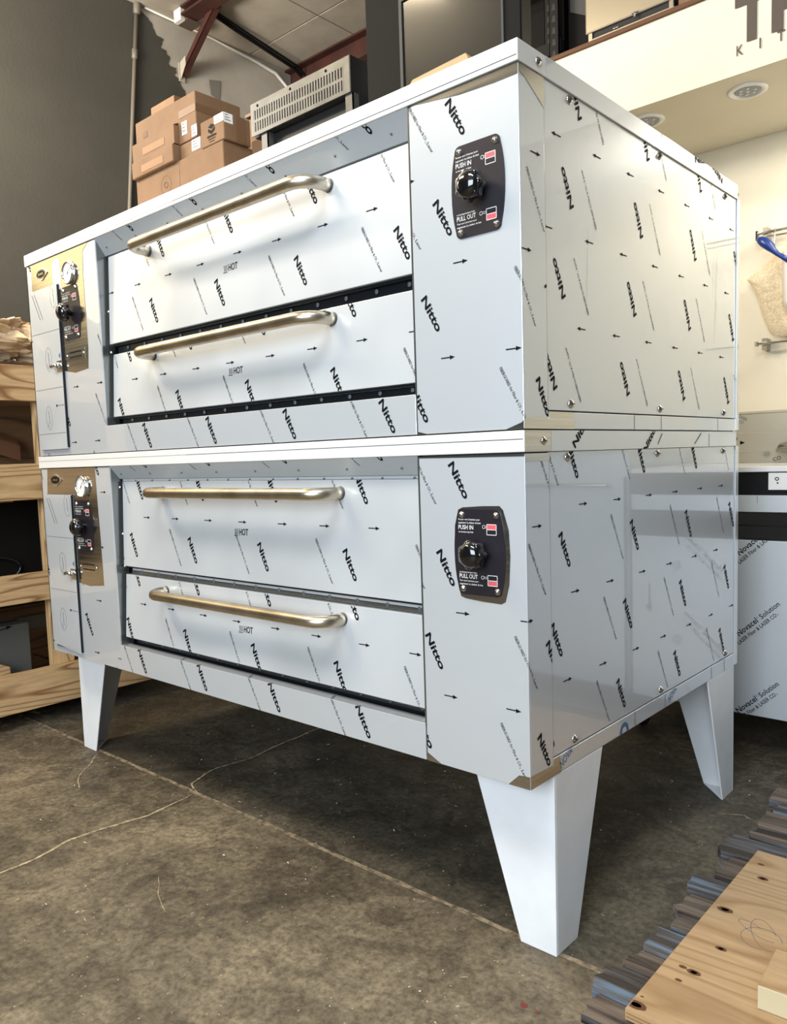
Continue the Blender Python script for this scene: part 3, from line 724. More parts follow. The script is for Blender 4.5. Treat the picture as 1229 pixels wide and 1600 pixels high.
        F.put(m, [(-.004, zt), (.088, zt), (.088, zc), (-.004, zc)], STEEL, .0010)
    co = m.build('top_cap', t, .0016)
    screw(co, (W+.003, .062, (zt+zc)/2-(.001 if upper else 0)), (1, 0, 0), .0062)
    screw(co, (W-.01, D+.022, (zt+zc)/2), (0, 1, 0), .0062)
    return

ol = empty('deck_oven', (W/2, D/2, 0), 'lower steel deck oven in printed film, standing on four white legs', 'oven', 'stacked pizza deck ovens')
ou = empty('deck_oven', (W/2, D/2, 1.0665), 'upper steel deck oven in printed film, stacked on the lower one', 'oven', 'stacked pizza deck ovens')
ZU0, ZU1 = 1.0685, 1.7113
deck(ou, ZU0, ZU1, 1.1045, dict(sill=1.150, head=1.664, cap=1.7488, Nleft=(.204, 1.231), Nhead=(1.266, 1.761), Nsill=(1.312, 1.145), Nright=(1.787, 1.515), Nside=(.151, 1.321),
     bare=[(.036, 1.616), (.228, 1.616), (.228, 1.340), (.30, 1.328), (.385, 1.334), (.392, 1.40), (.390, 1.62), (.396, 1.69), (.43, 1.7084), (.036, 1.7084)],
     strips=[[(.188, 1.69), (.215, 1.7), (.243, 1.695), (.246, 1.60), (.19, 1.60)]],
     peel=[[(1.74, 1.7084), (W, 1.7084), (W, 1.690), (1.93, 1.690), (1.85, 1.694), (1.79, 1.702)], [(1.726, 1.0687), (1.75, 1.0687), (1.726, 1.074)], [(1.94, 1.0687), (W, 1.0687), (W, 1.085), (1.975, 1.080)]],
     peel2=[[(0, 1.7084), (D1, 1.7084), (D1, 1.655), (.055, 1.672), (.02, 1.690), (0, 1.695)], [(0, 1.0687), (D1, 1.0687), (D1, 1.088), (.05, 1.091), (0, 1.086)]],
     ledges=[(1.368, 1.390), (1.154, 1.170)], sscrew=[(.181, 1.699), (.596, 1.699), (1.02, 1.699), (.173, 1.118), (.596, 1.118), (1.017, 1.118)],
     scr=[((.25, 1.47), (.60*.4, 1.30)), ((.95, 1.66), (.93, 1.42)), ((.97, 1.64), (.955, 1.36)), ((.955, 1.52), (.945, 1.30))], railbare=.10, blue=[.455, .60, .97]), True)
deck(ol, .382, 1.0257, .4208, dict(sill=.4615, head=.985, cap=1.0657, Nleft=(.26, .540), Nhead=(1.27, 1.086), Nsill=(1.207, .463), Nright=(1.772, .833), Nside=(.125, .864),
     bare=[(.052, 1.0228), (.382, 1.0228), (.384, .95), (.390, .80), (.392, .645), (.30, .636), (.228, .642), (.228, .936), (.040, .936)],
     peel=[[(1.826, .744), (1.838, .7405), (1.880, .7375), (1.922, .7365), (1.932, .742), (1.941, .775), (1.9445, .83), (1.942, .88), (1.930, .918), (1.922, .9255), (1.88, .9245), (1.835, .9215), (1.824, .917), (1.815, .885), (1.8125, .833), (1.816, .785)], [(1.726, .3822), (1.765, .3822), (1.726, .400)], [(1.93, .3822), (W, .3822), (W, .408), (1.955, .406)], [(1.726, 1.0228), (W, 1.0228), (W, 1.018), (1.726, 1.020)]],
     peel2=[[(0, .3822), (D1, .3822), (D1, .405), (0, .408)], [(0, 1.0228), (D1, 1.0228), (D1, 1.008), (0, 1.008)]],
     ledges=[(.6875, .7095), (.4665, .483), (.9772, .9846)], sscrew=[(.157, 1.013), (.581, 1.013), (1.014, 1.013), (.171, .4335), (.596, .4335), (1.037, .4335)], railbare=.030, blue=[.45, .62, .93, 1.03]), False)
door(ou, 1.396, 1.659, .020, .033, (1.348, 1.497), 1.632, (1.068, 1.519))
door(ou, 1.176, 1.366, .018, .030, (1.460, 1.229), 1.340, (1.072, 1.259))
door(ol, .713, .9765, .020, .033, (1.160, .816), .946, (1.057, .842))
door(ol, .488, .686, .012, .026, (1.124, .549), .652, (1.066, .584))
plate(ou, 1.889, 1.5165, 0, 'black heat-control plate with white English and French lettering'); plate(ol, 1.874, .8335, 0, 'black heat-control plate with white English and French lettering')
plate(ou, .2975, 1.5165, 0, 'black heat-control plate with white English and French lettering'); plate(ol, .288, .8325, 0, 'black heat-control plate with white English and French lettering')
gauge(ou, .308, 1.638, 40); gauge(ol, .300, .962, 50)
emblem(ou, .113, 1.668); emblem(ol, .112, .985)
smallplate(ou, .247, .370, 1.366, 1.402); smallplate(ol, .241, .360, .679, .718)
access_door(ou, .031, .226, 1.088, 1.618, 1.358, False); access_door(ol, .031, .222, .398, .936, .672, True)
def leg(cx, cy, sx, sy):
    """folded sheet leg: outer corner at cx,cy, faces run inward (sx, sy)"""
    zt, wt, wb_, th = .382, .205, .0865, .005
    m = M()
    m.prism([(cx, cy, 0), (cx+sx*wb_, cy, 0), (cx+sx*wt, cy, zt), (cx, cy, zt)], (0, sy*th, 0), LEG)
    m.prism([(cx, cy+sy*th, 0), (cx, cy+sy*wb_, 0), (cx, cy+sy*wt, zt), (cx, cy+sy*th, zt)], (sx*th, 0, 0), LEG)
    m.prism([(cx+sx*th, cy+sy*th, .0), (cx+sx*wb_, cy+sy*th, .0), (cx+sx*th, cy+sy*wb_, .0)], (0, 0, .004), LEG)
    return m.build('leg', ol, .0028)
leg(W, D1+.002, -1, 1); leg(W, D, -1, -1); leg(0, D1+.002, 1, 1); leg(0, D, 1, -1)

# ================================================================== THINGS ON THE OVEN TOP
ZT = 1.7493
def carton(name, x0, x1, y0, y1, z0, z1, label, group='cardboard boxes on the oven', parts=None, seam='front'):
    m = M(); m.box(x0, x1, y0, y1, z0, z1, KRAFT)
    t = m.build(name, None, .003)
    tag(t, label, 'box', group)
    return t
def label_on(t, F, r, mt=LABEL, name='paper_label', lines=True):
    m = M(); F.put(m, [(r[0], r[2]), (r[1], r[2]), (r[1], r[3]), (r[0], r[3])], mt, .0008, False)
    if lines:
        h = r[3]-r[2]; w_ = r[1]-r[0]
        for k in range(3): F.put(m, [(r[0]+.12*w_, r[3]-h*(.16+.26*k)-.06*h), (r[0]+w_*(.5+.12*k), r[3]-h*(.16+.26*k)-.06*h), (r[0]+w_*(.5+.12*k), r[3]-h*(.16+.26*k)), (r[0]+.12*w_, r[3]-h*(.16+.26*k))], INK, .0012, False)
    return m.build(name, t)
def FF(y): return Face((0, y, 0), (1, 0, 0), (0, 0, 1), (0, -1, 0), (-9, 9, -9, 9), .0008)
def FX(x): return Face((x, 0, 0), (0, 1, 0), (0, 0, 1), (1, 0, 0), (-9, 9, -9, 9), .0008)
A = carton('cardboard_box', .395, .862, .20, .52, ZT, 1.943, 'large kraft cardboard box at the bottom of the stack on the oven')
label_on(A, FF(.20), (.637, .640, ZT, 1.943), KRAFTD, 'tape', False)
m = M(); pring(m, FF(.20), (.565, 1.89), .028, .028, .001, KNOT, 24); pring(m, FF(.20), (.565, 1.89), .012, .010, .003, KNOT, 12); m.build('round_stamp', A)
Dl = carton('cardboard_box', .393, .628, .188, .50, 1.944, 1.995, 'flat kraft box with taped end on the left of the stack')
label_on(Dl, FF(.188), (.45, .575, 1.953, 1.975), KRAFTL, 'tape', False)
Fr = carton('cardboard_box', .634, .755, .212, .50, 1.944, 1.992, 'flat kraft box with white label behind the small logo box')
label_on(Fr, FF(.212), (.695, .738, 1.958, 1.990))
Cb = carton('cardboard_box', .386, .720, .214, .38, 1.9955, 2.128, 'upper kraft cardboard box with taped corner on the stack')
label_on(Cb, FF(.214), (.632, .720, 2.070, 2.092), KRAFTD, 'tape', False); label_on(Cb, FX(.720), (.214, .38, 2.070, 2.092), KRAFTD, 'tape', False)
label_on(Cb, FF(.214), (.645, .672, 2.018, 2.056)); label_on(Cb, FF(.214), (.695, .722, 2.000, 2.032))
m = M(); m.box(.390, .628, .196, .213, 1.998, 2.052, KRAFT); m.prism([(.390, .196, 2.052), (.628, .196, 2.052), (.628, .213, 2.06), (.390, .213, 2.06)], (0, .0005, .001), KRAFT); fo = m.build('flap', Cb, .002)
label_on(Cb, FF(.196), (.45, .575, 2.008, 2.030), KRAFTL, 'tape', False); label_on(Cb, FF(.214), (.43, .455, 2.070, 2.088), KNOT, 'stamp', False)
B = carton('cardboard_box', .758, .870, .20, .295, 1.944, 2.018, 'small kraft box with black logo on the right of the stack', 'cardboard boxes on the oven')
B.location.z += 0
label_on(B, FF(.20), (.826, .870, 1.994, 2.017)); label_on(B, FX(.870), (.20, .232, 1.990, 2.017)); label_on(B, FX(.870), (.245, .275, 1.944, 2.018), KRAFTD, 'tape', False)
m = M(); F = FF(.20)
cx, cz = .812, 1.985
F.put(m, [(cx-.016, cz+.009), (cx, cz+.016), (cx+.016, cz+.009), (cx, cz+.002)], INK); F.put(m, [(cx-.016, cz+.005), (cx, cz-.003), (cx+.016, cz+.005), (cx+.016, cz-.004), (cx, cz-.013), (cx-.016, cz-.004)], INK)
for k, (wd, hh) in enumerate(((.044, .005), (.036, .0022), (.026, .0015))): F.put(m, [(cx-wd/2, cz-.020-k*.0065), (cx+wd/2, cz-.020-k*.0065), (cx+wd/2, cz-.020+hh-k*.0065), (cx-wd/2, cz-.020+hh-k*.0065)], INK)
m.build('printed_logo', B)
m = M(); m.box(.205, .352, .39, .52, ZT, 2.284, KRAFT); G = tag(m.build('cardboard_box', None, .003), 'tall kraft box standing behind the left of the stack', 'box', 'cardboard boxes on the oven')
m = M(); m.box(.575, .680, .53, .70, ZT, 2.175, KRAFT)
m.hexa([(.567, .52, 2.178), (.690, .52, 2.178), (.690, .72, 2.178), (.567, .72, 2.178), (.567, .52, 2.19), (.690, .52, 2.185), (.690, .72, 2.185), (.567, .72, 2.19)], KRAFTD)
Hb = tag(m.build('cardboard_box', None, .002), 'upright kraft box with white side label next to the louvered unit', 'box', 'cardboard boxes on the oven')
label_on(Hb, FX(.680), (.545, .60, 2.06, 2.15)); label_on(Hb, FF(.53), (.655, .680, 2.08, 2.12), KRAFTD, 'tape', False)
m = M(); m.box(.862+.004, .985, .30, .46, ZT, 1.962, KRAFT); Ib = tag(m.build('cardboard_box', None, .003), 'low kraft box behind the small logo box, beside a steel foot', 'box', 'cardboard boxes on the oven')

# louvered unit
t = empty('louvered_unit', (1.18, .24, ZT), 'grey louvered heating unit with black sides on four feet', 'appliance')
x0, x1, z0, z1, yf = .992, 1.373, 1.912, 1.997, .20
m = M()   # front plate with real slots: two rows
nx = 34; sx0, sx1 = x0+.014, x1-.022; pitch = (sx1-sx0)/nx
rows = [(z0+.010, z0+.034), (z0+.041, z0+.065)]
cols = []
m.box(x0, x1, yf, yf+.003, rows[1][1], z1, EQGREY); m.box(x0, x1, yf, yf+.003, z0, rows[0][0], EQGREY); m.box(x0, x1, yf, yf+.003, rows[0][1], rows[1][0], EQGREY)
for zz0, zz1 in rows:
    m.box(x0, sx0, yf, yf+.003, zz0, zz1, EQGREY); m.box(sx1, x1, yf, yf+.003, zz0, zz1, EQGREY)
    for k in range(nx+1):
        xa = sx0+k*pitch-pitch*.28; m.box(max(xa, sx0-.001), min(xa+pitch*.56, sx1+.001), yf, yf+.003, zz0, zz1, EQGREY)
m.build('louver_plate', t)
for xx in (x0+.03, x0+.165, x0+.30): screw(t, (xx, yf, z1-.010), (0, -1, 0), .003, INK)
m = M(); m.box(x0, x1, yf+.012, .275, z0, z1-.002, BLACK); m.box(x1, x1+.004, yf, .275, z0, z1, BLACK); m.build('housing', t)
m = M(); m.box(x0+.03, x1+.006, .225, .285, 1.775, z0-.002, BLACK); m.build('lower_tray', t)
for x_, y_ in ((1.028, .205), (1.352, .205), (1.028, .262), (1.352, .262)):
    m = M(); m.box(x_, x_+.026, y_, y_+.003, ZT, z0, EQGREY); m.box(x_+.023, x_+.026, y_, y_+.022, ZT, z0, EQGREY); m.box(x_-.002, x_+.028, y_-.003, y_+.024, ZT, ZT+.004, STAIN); m.build('foot', t)
m = M(); m.box(1.375, 1.41, .33, .345, ZT, 2.06, PLASTIC); m.box(1.415, 1.45, .33, .345, ZT, 2.08, PLASTIC); m.box(1.38, 1.445, .345, .36, ZT, 2.05, PLASTIC)
tag(m.build('corrugated_panel'), 'strip of white corrugated panel behind the louvered unit', 'panel')

# black cabinet with glass door
t = empty('black_cabinet', (1.66, .3, ZT), 'black appliance with a large tinted glass door on the oven top', 'appliance')
m = M(); yf = .18
m.hexa([(1.450, yf+.004, ZT), (1.874, yf+.004, ZT), (1.70, .50, ZT), (1.46, .50, ZT), (1.450, yf+.004, 2.30), (1.874, yf+.004, 2.30), (1.70, .50, 2.30), (1.46, .50, 2.30)], EQBLK); m.build('body', t, .003)
m = M(); gx0, gx1, gz0, gz1 = 1.566, 1.828, 1.835, 2.035
m.box(1.452, gx0-.010, yf, yf+.004, ZT, 2.30, EQBLK); m.box(gx1+.006, 1.872, yf, yf+.004, ZT, 2.30, EQBLK)
m.box(gx0-.010, gx1+.006, yf, yf+.004, ZT, gz0-.008, EQBLK); m.box(gx0-.010, gx1+.006, yf, yf+.004, gz1+.008, 2.30, EQBLK); m.build('front_frame', t, .001)
m = M(); m.box(gx0, gx1, yf+.001, yf+.0035, gz0, gz1, DOORGL); m.build('glass', t)
m = M()
for b_ in ((gx0-.010, gx0-.002, gz0-.008, gz1+.008), (gx1+.001, gx1+.006, gz0-.008, gz1+.008), (gx0-.002, gx1+.001, gz0-.008, gz0-.002), (gx0-.002, gx1+.001, gz1+.002, gz1+.008)):
    m.box(b_[0], b_[1], yf-.003, yf+.002, b_[2], b_[3], CRATEG)
m.build('door_gasket', t)
m = M(); m.hexa([(1.70, .02, ZT), (1.862, .03, ZT), (1.862, .10, ZT), (1.70, .09, ZT), (1.712, .03, ZT+.026), (1.838, .04, ZT+.038), (1.838, .09, ZT+.036), (1.712, .085, ZT+.024)], PLY)
tag(m.build('wood_offcut', None, .002), 'small pale wood offcut lying on the oven top edge', 'wood')

# ================================================================== MEZZANINE STORAGE
ZM = 2.6005
t = empty('pallet_rack', (.8, 1.95, ZM), 'black slotted storage rack on the mezzanine behind the oven', 'rack')
def upright(x, y):
    m = M(); m.box(x-.022, x+.022, y, y+.003, ZM, 3.6, RACK); m.box(x-.022, x-.019, y, y+.03, ZM, 3.6, RACK); m.box(x+.019, x+.022, y, y+.03, ZM, 3.6, RACK)
    for k in range(22): m.prism([(x-.009, y-.0008, ZM+.02+k*.045), (x+.009, y-.0008, ZM+.02+k*.045), (x+.005, y-.0008, ZM+.045+k*.045), (x-.005, y-.0008, ZM+.045+k*.045)], (0, .0012, 0), BLACK)
    m.build('upright', t)
upright(1.045, 1.735); upright(.985, 1.80); upright(.45, 1.735)
for z_ in (2.64, 2.95, 3.3): m = M(); m.box(.42, 1.07, 1.745, 1.775, z_, z_+.05, RACK); m.build('shelf_beam', t)
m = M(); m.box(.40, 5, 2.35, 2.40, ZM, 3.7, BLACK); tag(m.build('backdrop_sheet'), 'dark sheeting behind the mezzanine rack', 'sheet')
m = M(); m.box(.45, 1.0, 1.9, 2.3, ZM, 3.2, DARKIN); tag(m.build('storage_bin', None, .01), 'dark storage bin stacked in the mezzanine rack', 'bin')
m = M(); m.prism([(1.075, 1.80, 2.66), (1.17, 1.80, 2.62), (1.17, 1.80, 2.9), (1.075, 1.80, 3.0)], (0, .25, 0), DARKIN); m.prism([(1.085, 1.795, 2.80), (1.16, 1.795, 2.76), (1.16, 1.795, 2.95), (1.085, 1.795, 3.0)], (0, .004, 0), CRATEG)
tag(m.build('rack_crate', None, .002), 'dark crate with grey panel between rack and steel cabinet', 'crate')
t = empty('steel_cabinet', (1.36, 1.9, ZM), 'stainless undercounter cabinet standing on the mezzanine edge', 'appliance')
m = M(); m.box(1.184, 1.545, 1.735, 2.2, 2.655, 3.3, STAIN); m.build('body', t, .006)
m = M(); m.box(1.20, 1.54, 1.745, 2.15, 2.613, 2.655, BLACK); m.box(1.20, 1.54, 1.740, 1.744, 2.628, 2.632, STAIN)
for x_ in (1.30, 1.31): m.box(x_, x_+.012, 1.738, 1.744, 2.636, 2.640, CHROME)
m.build('undercarriage', t)
for x_ in (1.205, 1.53):
    m = M(); m.box(x_-.008, x_+.008, 1.738, 1.75, 2.604, 2.655, STAIN); m.build('foot', t)
m = M(); m.box(1.39, 1.396, 1.728, 1.735, 2.645, 2.662, CHROME); m.box(1.380, 1.408, 1.728, 1.735, 2.659, 2.664, CHROME); m.build('turn_lever', t)
m = M(); m.box(1.19, 1.56, 1.72, 2.1, ZM, 2.6045, PLY); tag(m.build('plywood_strip'), 'thin plywood strip under the stainless cabinet', 'wood')
m = M(); m.box(1.552, 1.60, 1.75, 1.95, ZM, 2.66, KRAFT); tag(m.build('cardboard_box', None, .002), 'small kraft box beside the stainless cabinet on the mezzanine', 'box', 'mezzanine boxes')
m = M(); m.box(1.61, 1.72, 1.73, 1.95, ZM, 2.70, KRAFTD); tag(m.build('cardboard_box', None, .003), 'red-brown kraft box at the mezzanine edge above the sign', 'box', 'mezzanine boxes')

# ================================================================== KITCHEN COUNTER
YF = 1.42
t = empty('prep_counter', (1.95, 1.8, 0), 'steel prep counter with film-covered front standing on black casters', 'counter')
m = M(); m.box(1.47, 2.44, YF+.03, 2.08, .14, .94, DSTEEL); m.build('carcass', t)
m = M(); m.box(1.46, 2.44, YF-.004, 2.10, .940, .958, CAP); m.build('worktop', t, .003)
m = M(); m.box(1.46, 2.44, YF+.006, YF+.03, .868, .938, RACK); m.build('drawer_recess', t)
m = M(); m.box(1.978, 2.034, YF-.002, YF+.006, .883, .937, CAP); F = Face((0, YF-.002, 0), (1, 0, 0), (0, 0, 1), (0, -1, 0), (-9, 9, -9, 9), .0005)
pring(m, F, (2.004, .918), .0065, .006, .0028, INK, 14); pring(m, F, (2.006, .905), .0028, .0028, .0028, INK, 8); m.build('socket_plate', t, .001)
m = M(); m.box(1.46, 2.44, YF-.004, YF+.03, .812, .866, FILM); m.box(1.945, 1.947, YF-.006, YF, .84, .866, STEEL); m.build('rail_panel', t, .002)
m = M(); m.box(1.46, 2.44, YF+.008, YF+.03, .724, .810, BLKGL); m.box(1.46, 2.44, YF+.002, YF+.008, .765, .768, RACK); m.build('door_gap', t)
m = M(); m.box(1.47, 2.44, YF, YF+.03, .138, .720, FILM)
F = Face((0, YF, 0), (1, 0, 0), (0, 0, 1), (0, -1, 0), (1.47, 2.44, .138, .72), .0006)
an = math.radians(43)
for bx, bz in ((1.880, .386), (1.880, .125), (1.880, .655)):
    for j_ in range(2):
        px_, pz_ = bx+j_*.235, bz-(.06 if j_ % 2 else 0)
        ca, sa = math.cos(an), math.sin(an)
        ptext(m, F, 'Novacel', (px_+.012, pz_+.012), .0185, .082, an, INK, .015, 1, 2); ptext(m, F, '®', (px_+.012+ca*.085-sa*.010, pz_+.012+sa*.085+ca*.010), .006, None, an, INK, .005, 1, 1)
        ptext(m, F, 'Solution', (px_+.012+ca*.096, pz_+.012+sa*.096), .0165, .076, an, INK, .01, 1, 2)
        ptext(m, F, 'LASER Fiber & LASER CO', (px_+.012, pz_-.016), .0125, .160, an, INK, .012, 1, 2); ptext(m, F, '2', (px_+.012+ca*.163, pz_-.016+sa*.163), .006, None, an, INK, .01, 1, 1)
# sunburst marks and big arrows between the lines
for cx, cz in ((2.275, .62), (2.275, .36)):
    for k in range(12): pline(m, F, (cx+.006*math.cos(k*PI/6), cz+.006*math.sin(k*PI/6)), (cx+.020*math.cos(k*PI/6), cz+.020*math.sin(k*PI/6)), .002, INK)
for cx in (2.375,):
    for zt_ in (.55,):
        F.put(m, [(cx-.004, zt_), (cx+.004, zt_), (cx+.004, zt_-.08), (cx-.004, zt_-.08)], INKG); F.put(m, [(cx-.016, zt_-.075), (cx+.016, zt_-.075), (cx, zt_-.105)], INKG)
m.build('front_panel', t, .002)
for x_ in (1.52, 2.38):
    m = M(); m.lathe((x_-.012, 1.50, .052), (1, 0, 0), [(.02, 0), (.048, .001), (.052, .006), (.052, .020), (.048, .025), (.02, .026)], RUBBER, 28); m.box(x_-.02, x_+.02, 1.485, 1.515, .095, .14, RACK)
    m.lathe((x_+.015, 1.50, .052), (1, 0, 0), [(.012, 0), (.010, .003), (0, .004)], CHROME, 12); m.build('caster', t)
m = M()
for z_, z2 in ((.958, 1.0), (1.0, 1.077), (1.077, 1.149)): m.box(1.46, 2.44, 2.0, 2.03, z_+.001, z2-.001, BACKS)
m.box(1.46, 2.44, 1.996, 2.05, 1.149, 1.158, BACKS)
F = Face((0, 2.0, 0), (1, 0, 0), (0, 0, 1), (0, -1, 0), (1.46, 2.44, .96, 1.149), .0006)
ptext(m, F, 'LASER', (1.690, 1.138), .012, .035, -.55, INKG, .01, 1, 2); ptext(m, F, 'CO', (1.692, 1.118), .012, .016, -.55, INKG, .01, 1, 2)
F.put(m, [(1.697, 1.046), (1.697, 1.030), (1.716, 1.038)], INK)
for k in range(12): pline(m, F, (1.797+.003*math.cos(k*PI/6), .990+.003*math.sin(k*PI/6)), (1.797+.017*math.cos(k*PI/6), .990+.014*math.sin(k*PI/6)), .0015, INKG)
ptext(m, F, 'CO', (1.822, .962), .014, .03, .3, INK, .01, 1, 2)
m.build('backsplash', t, .001)
m = M(); m.lathe((1.90, 1.96, 1.012), (0, 0, 1), [(.0, 0), (.05, 0), (.052, .006), (.045, .018), (.025, .024), (0, .025)], STAIN, 24); m.box(1.85, 1.95, 1.93, 1.999, 1.000, 1.012, STAIN)
m.build('faucet_deck', t)

t = empty('steel_cooler', (3.0, 1.8, 0), 'plain film-covered steel cooler further right beside the prep counter', 'appliance')
m = M(); m.box(2.46, 3.6, YF+.02, 2.10, .14, 1.02, FILM); m.build('body', t, .006)
for x0_, x1_ in ((2.465, 3.02), (3.03, 3.595)): m = M(); m.box(x0_, x1_, YF-.012, YF+.018, .16, .93, FILM); m.tube([(x0_+.05, YF-.013, .90), (x0_+.05, YF-.04, .90), (x1_-.05, YF-.04, .90), (x1_-.05, YF-.013, .90)], .008, BRUSH, 8); m.build('door', t, .004)
for x_ in (2.52, 3.5):
    m = M(); m.lathe((x_-.012, 1.50, .052), (1, 0, 0), [(.02, 0), (.048, .001), (.052, .006), (.052, .020), (.048, .025), (.02, .026)], RUBBER, 24); m.box(x_-.02, x_+.02, 1.485, 1.515, .095, .14, RACK); m.build('caster', t)

# rails on the cream wall with mitt, spoon, ladle
def rail(z, label):
    m = M(); y = 2.285
    m.tube([(1.668, y, z), (2.5, y, z)], .0062, CHROME, 12); m.tube([(1.668, y, z-.020), (2.5, y, z-.020)], .0045, CHROME, 12) if z > 1.7 else None
    m.box(1.662, 1.670, y-.012, y+.012, z-.028 if z > 1.7 else z-.010, z+.010, CHROME)
    m.box(1.686, 1.704, y+.004, YB-.001, z-.026, z+.022, STAIN)
    tag(m.build('wall_rail'), label, 'rail', 'wall rails over the counter')
rail(1.896, 'upper chrome utensil rail on the cream wall'); rail(1.447, 'lower chrome utensil rail beneath the oven mitt')
m = M(); m.tube([(1.736, 2.283, 1.905), (1.736, 2.275, 1.90), (1.736, 2.272, 1.85), (1.738, 2.270, 1.82)], .0028, CHROME, 8); m.tube([(1.736, 2.270, 1.825), (1.745, 2.262, 1.80), (1.752, 2.266, 1.79)], .0025, CHROME, 8)
tag(m.build('hook'), 'small chrome hook hanging from the upper rail', 'hook')
# mitt: quilted, lobed outline with thickness
out = [(1.742, 1.812), (1.70, 1.775), (1.655, 1.745), (1.618, 1.722), (1.640, 1.695), (1.655, 1.665), (1.668, 1.63), (1.678, 1.59), (1.692, 1.55), (1.712, 1.50), (1.735, 1.478), (1.77, 1.470), (1.83, 1.478), (1.90, 1.50), (1.93, 1.56), (1.93, 1.70), (1.88, 1.78), (1.80, 1.815)]
m = M(); cx, cz = 1.78, 1.64; rings = 12; vs = []; n = len(out)
O2 = []
for i in range(n):
    p, q = out[i], out[(i+1) % n]
    for t_ in (0, .25, .5, .75): O2.append((p[0]+(q[0]-p[0])*t_, p[1]+(q[1]-p[1])*t_))
n = len(O2)
for side in (-1, 1):
    base = len(m.v); vs = []
    for r_ in range(rings+1):
        f_ = r_/rings
        for x_, z_ in O2:
            X, Z = cx+(x_-cx)*f_, cz+(z_-cz)*f_
            d_ = .024*math.sqrt(max(0, 1-f_**3)); qd = min(abs(((X*1+Z*.45)*22) % 1-.5), abs(((Z-.15*X)*24) % 1-.5))
            d_ *= (.72+.28*min(1, qd*5)); d_ += .010*noise.noise(Vector((X*9, Z*9, 2)))*(1-f_)
            vs.append((X, 2.302+side*max(d_, 0), Z))
    fs = [(r_*n+k, r_*n+(k+1) % n, (r_+1)*n+(k+1) % n, (r_+1)*n+k) for r_ in range(rings) for k in range(n)]
    m.add(vs, fs, MITT, True)
tag(m.build('oven_mitt'), 'beige quilted oven mitt hanging on the cream wall', 'mitt')
m = M()
pth = [(1.693, 2.197, 1.853), (1.705, 2.195, 1.848), (1.722, 2.192, 1.836), (1.742, 2.19, 1.816), (1.758, 2.189, 1.796), (1.775, 2.188, 1.778), (1.795, 2.188, 1.763), (1.82, 2.188, 1.743)]
m.tube(pth, [.007, .016, .021, .019, .012, .009, .010, .011], BLUE, 14)
tag(m.build('silicone_spoon'), 'blue handled spoon hung on the upper rail', 'utensil')
m = M(); m.tube([(1.80, 2.24, 1.79), (1.80, 2.24, 1.72), (1.80, 2.24, 1.60), (1.81, 2.24, 1.56)], [.026, .022, .02, .012], PLASTIC, 14); m.tube([(1.80, 2.275, 1.90), (1.79, 2.262, 1.82), (1.80, 2.25, 1.79)], .004, CHROME, 8); m.lathe((1.80, 2.24, 1.765), (0, 0, 1), [(.0235, -.002), (.0255, 0), (.0235, .002)], INK, 14)
tag(m.build('ladle'), 'white handled utensil hung beside the blue spoon', 'utensil')

# ================================================================== CRATE ON THE LEFT
XC = -.35
t = empty('wooden_crate', (-.80, .2, 0), 'tall open pine crate standing behind the left of the oven', 'crate')
kn = random.Random(8)
def plank(x0, x1, y0, y1, z0, z1, mt=PINE, nm='plank', par=None, kk=0):
    m = M(); m.box(x0, x1, y0, y1, z0, z1, mt); 
    for _ in range(kk):
        y_ = kn.uniform(-.2, .15); z_ = kn.uniform(z0+.02, z1-.02)
        m.add([(x1+.0006, y_+.010*math.cos(q*PI/6), z_+.007*math.sin(q*PI/6)) for q in range(12)], [tuple(range(12))], KNOT)
    return m.build(nm, par or t, .002)
plank(XC-.035, XC, -.55, .70, 1.288, 1.424, kk=1); plank(XC-.035, XC, -.55, .70, .906, 1.046); plank(XC-.035, XC, -.55, .70, .505, .618); plank(XC-.035, XC, -.55, .78, .080, .232)
for y_ in (-.55, .168, .66): plank(XC-.075, XC-.037, y_, y_+.09 if y_ != .168 else .258, .095, 1.42, PINEZ, 'post')
for y_ in (-.55, .66): plank(-1.25, -1.21, y_, y_+.09, .095, 1.42, PINEZ, 'post')
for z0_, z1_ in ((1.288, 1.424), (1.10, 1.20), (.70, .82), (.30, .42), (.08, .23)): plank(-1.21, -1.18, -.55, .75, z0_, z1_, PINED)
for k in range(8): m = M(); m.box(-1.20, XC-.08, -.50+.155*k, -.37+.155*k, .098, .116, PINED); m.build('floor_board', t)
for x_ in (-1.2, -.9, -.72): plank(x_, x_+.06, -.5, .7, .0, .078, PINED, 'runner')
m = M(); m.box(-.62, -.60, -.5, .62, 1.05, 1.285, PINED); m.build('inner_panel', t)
m = M(); m.box(XC-.20, XC-.16, .02, .055, .84, .905, PINEZ); m.box(XC-.20, XC-.16, .055, .11, .84, .905, PINE); m.build('block', t, .002)
# things in the crate
m = M(); m.hexa([(-.56, -.14, 1.20), (-.53, -.14, 1.16), (-.53, .16, 1.06), (-.56, .16, 1.09), (-.56, -.14, 1.26), (-.53, -.14, 1.22), (-.53, .16, 1.12), (-.56, .16, 1.15)], KNOT)
tag(m.build('brown_slat'), 'dark brown slat leaning inside the crate', 'wood')
m = M(); m.box(-.95, -.50, -.45, .60, .47, .90, DARKIN); tag(m.build('packed_goods', None, .02), 'dark wrapped goods filling the middle of the crate', 'goods')
m = M(); m.tube([(-.49, .0+.11*math.cos(q*PI/12), .63+.05*math.sin(q*PI/12)) for q in range(25)], .006, DSTEEL, 8, False); tag(m.build('pan_rim'), 'dark round pan rim showing in the middle gap', 'pan')
m = M(); m.box(-.62, -.50, -.42, .13, .117, .40, GREYB); F = FX(-.50); F.put(m, [(-.07, .378), (.045, .394), (.045, .390), (-.07, .374)], INK); F.put(m, [(.04, .400), (.065, .395), (.04, .386)], INK)
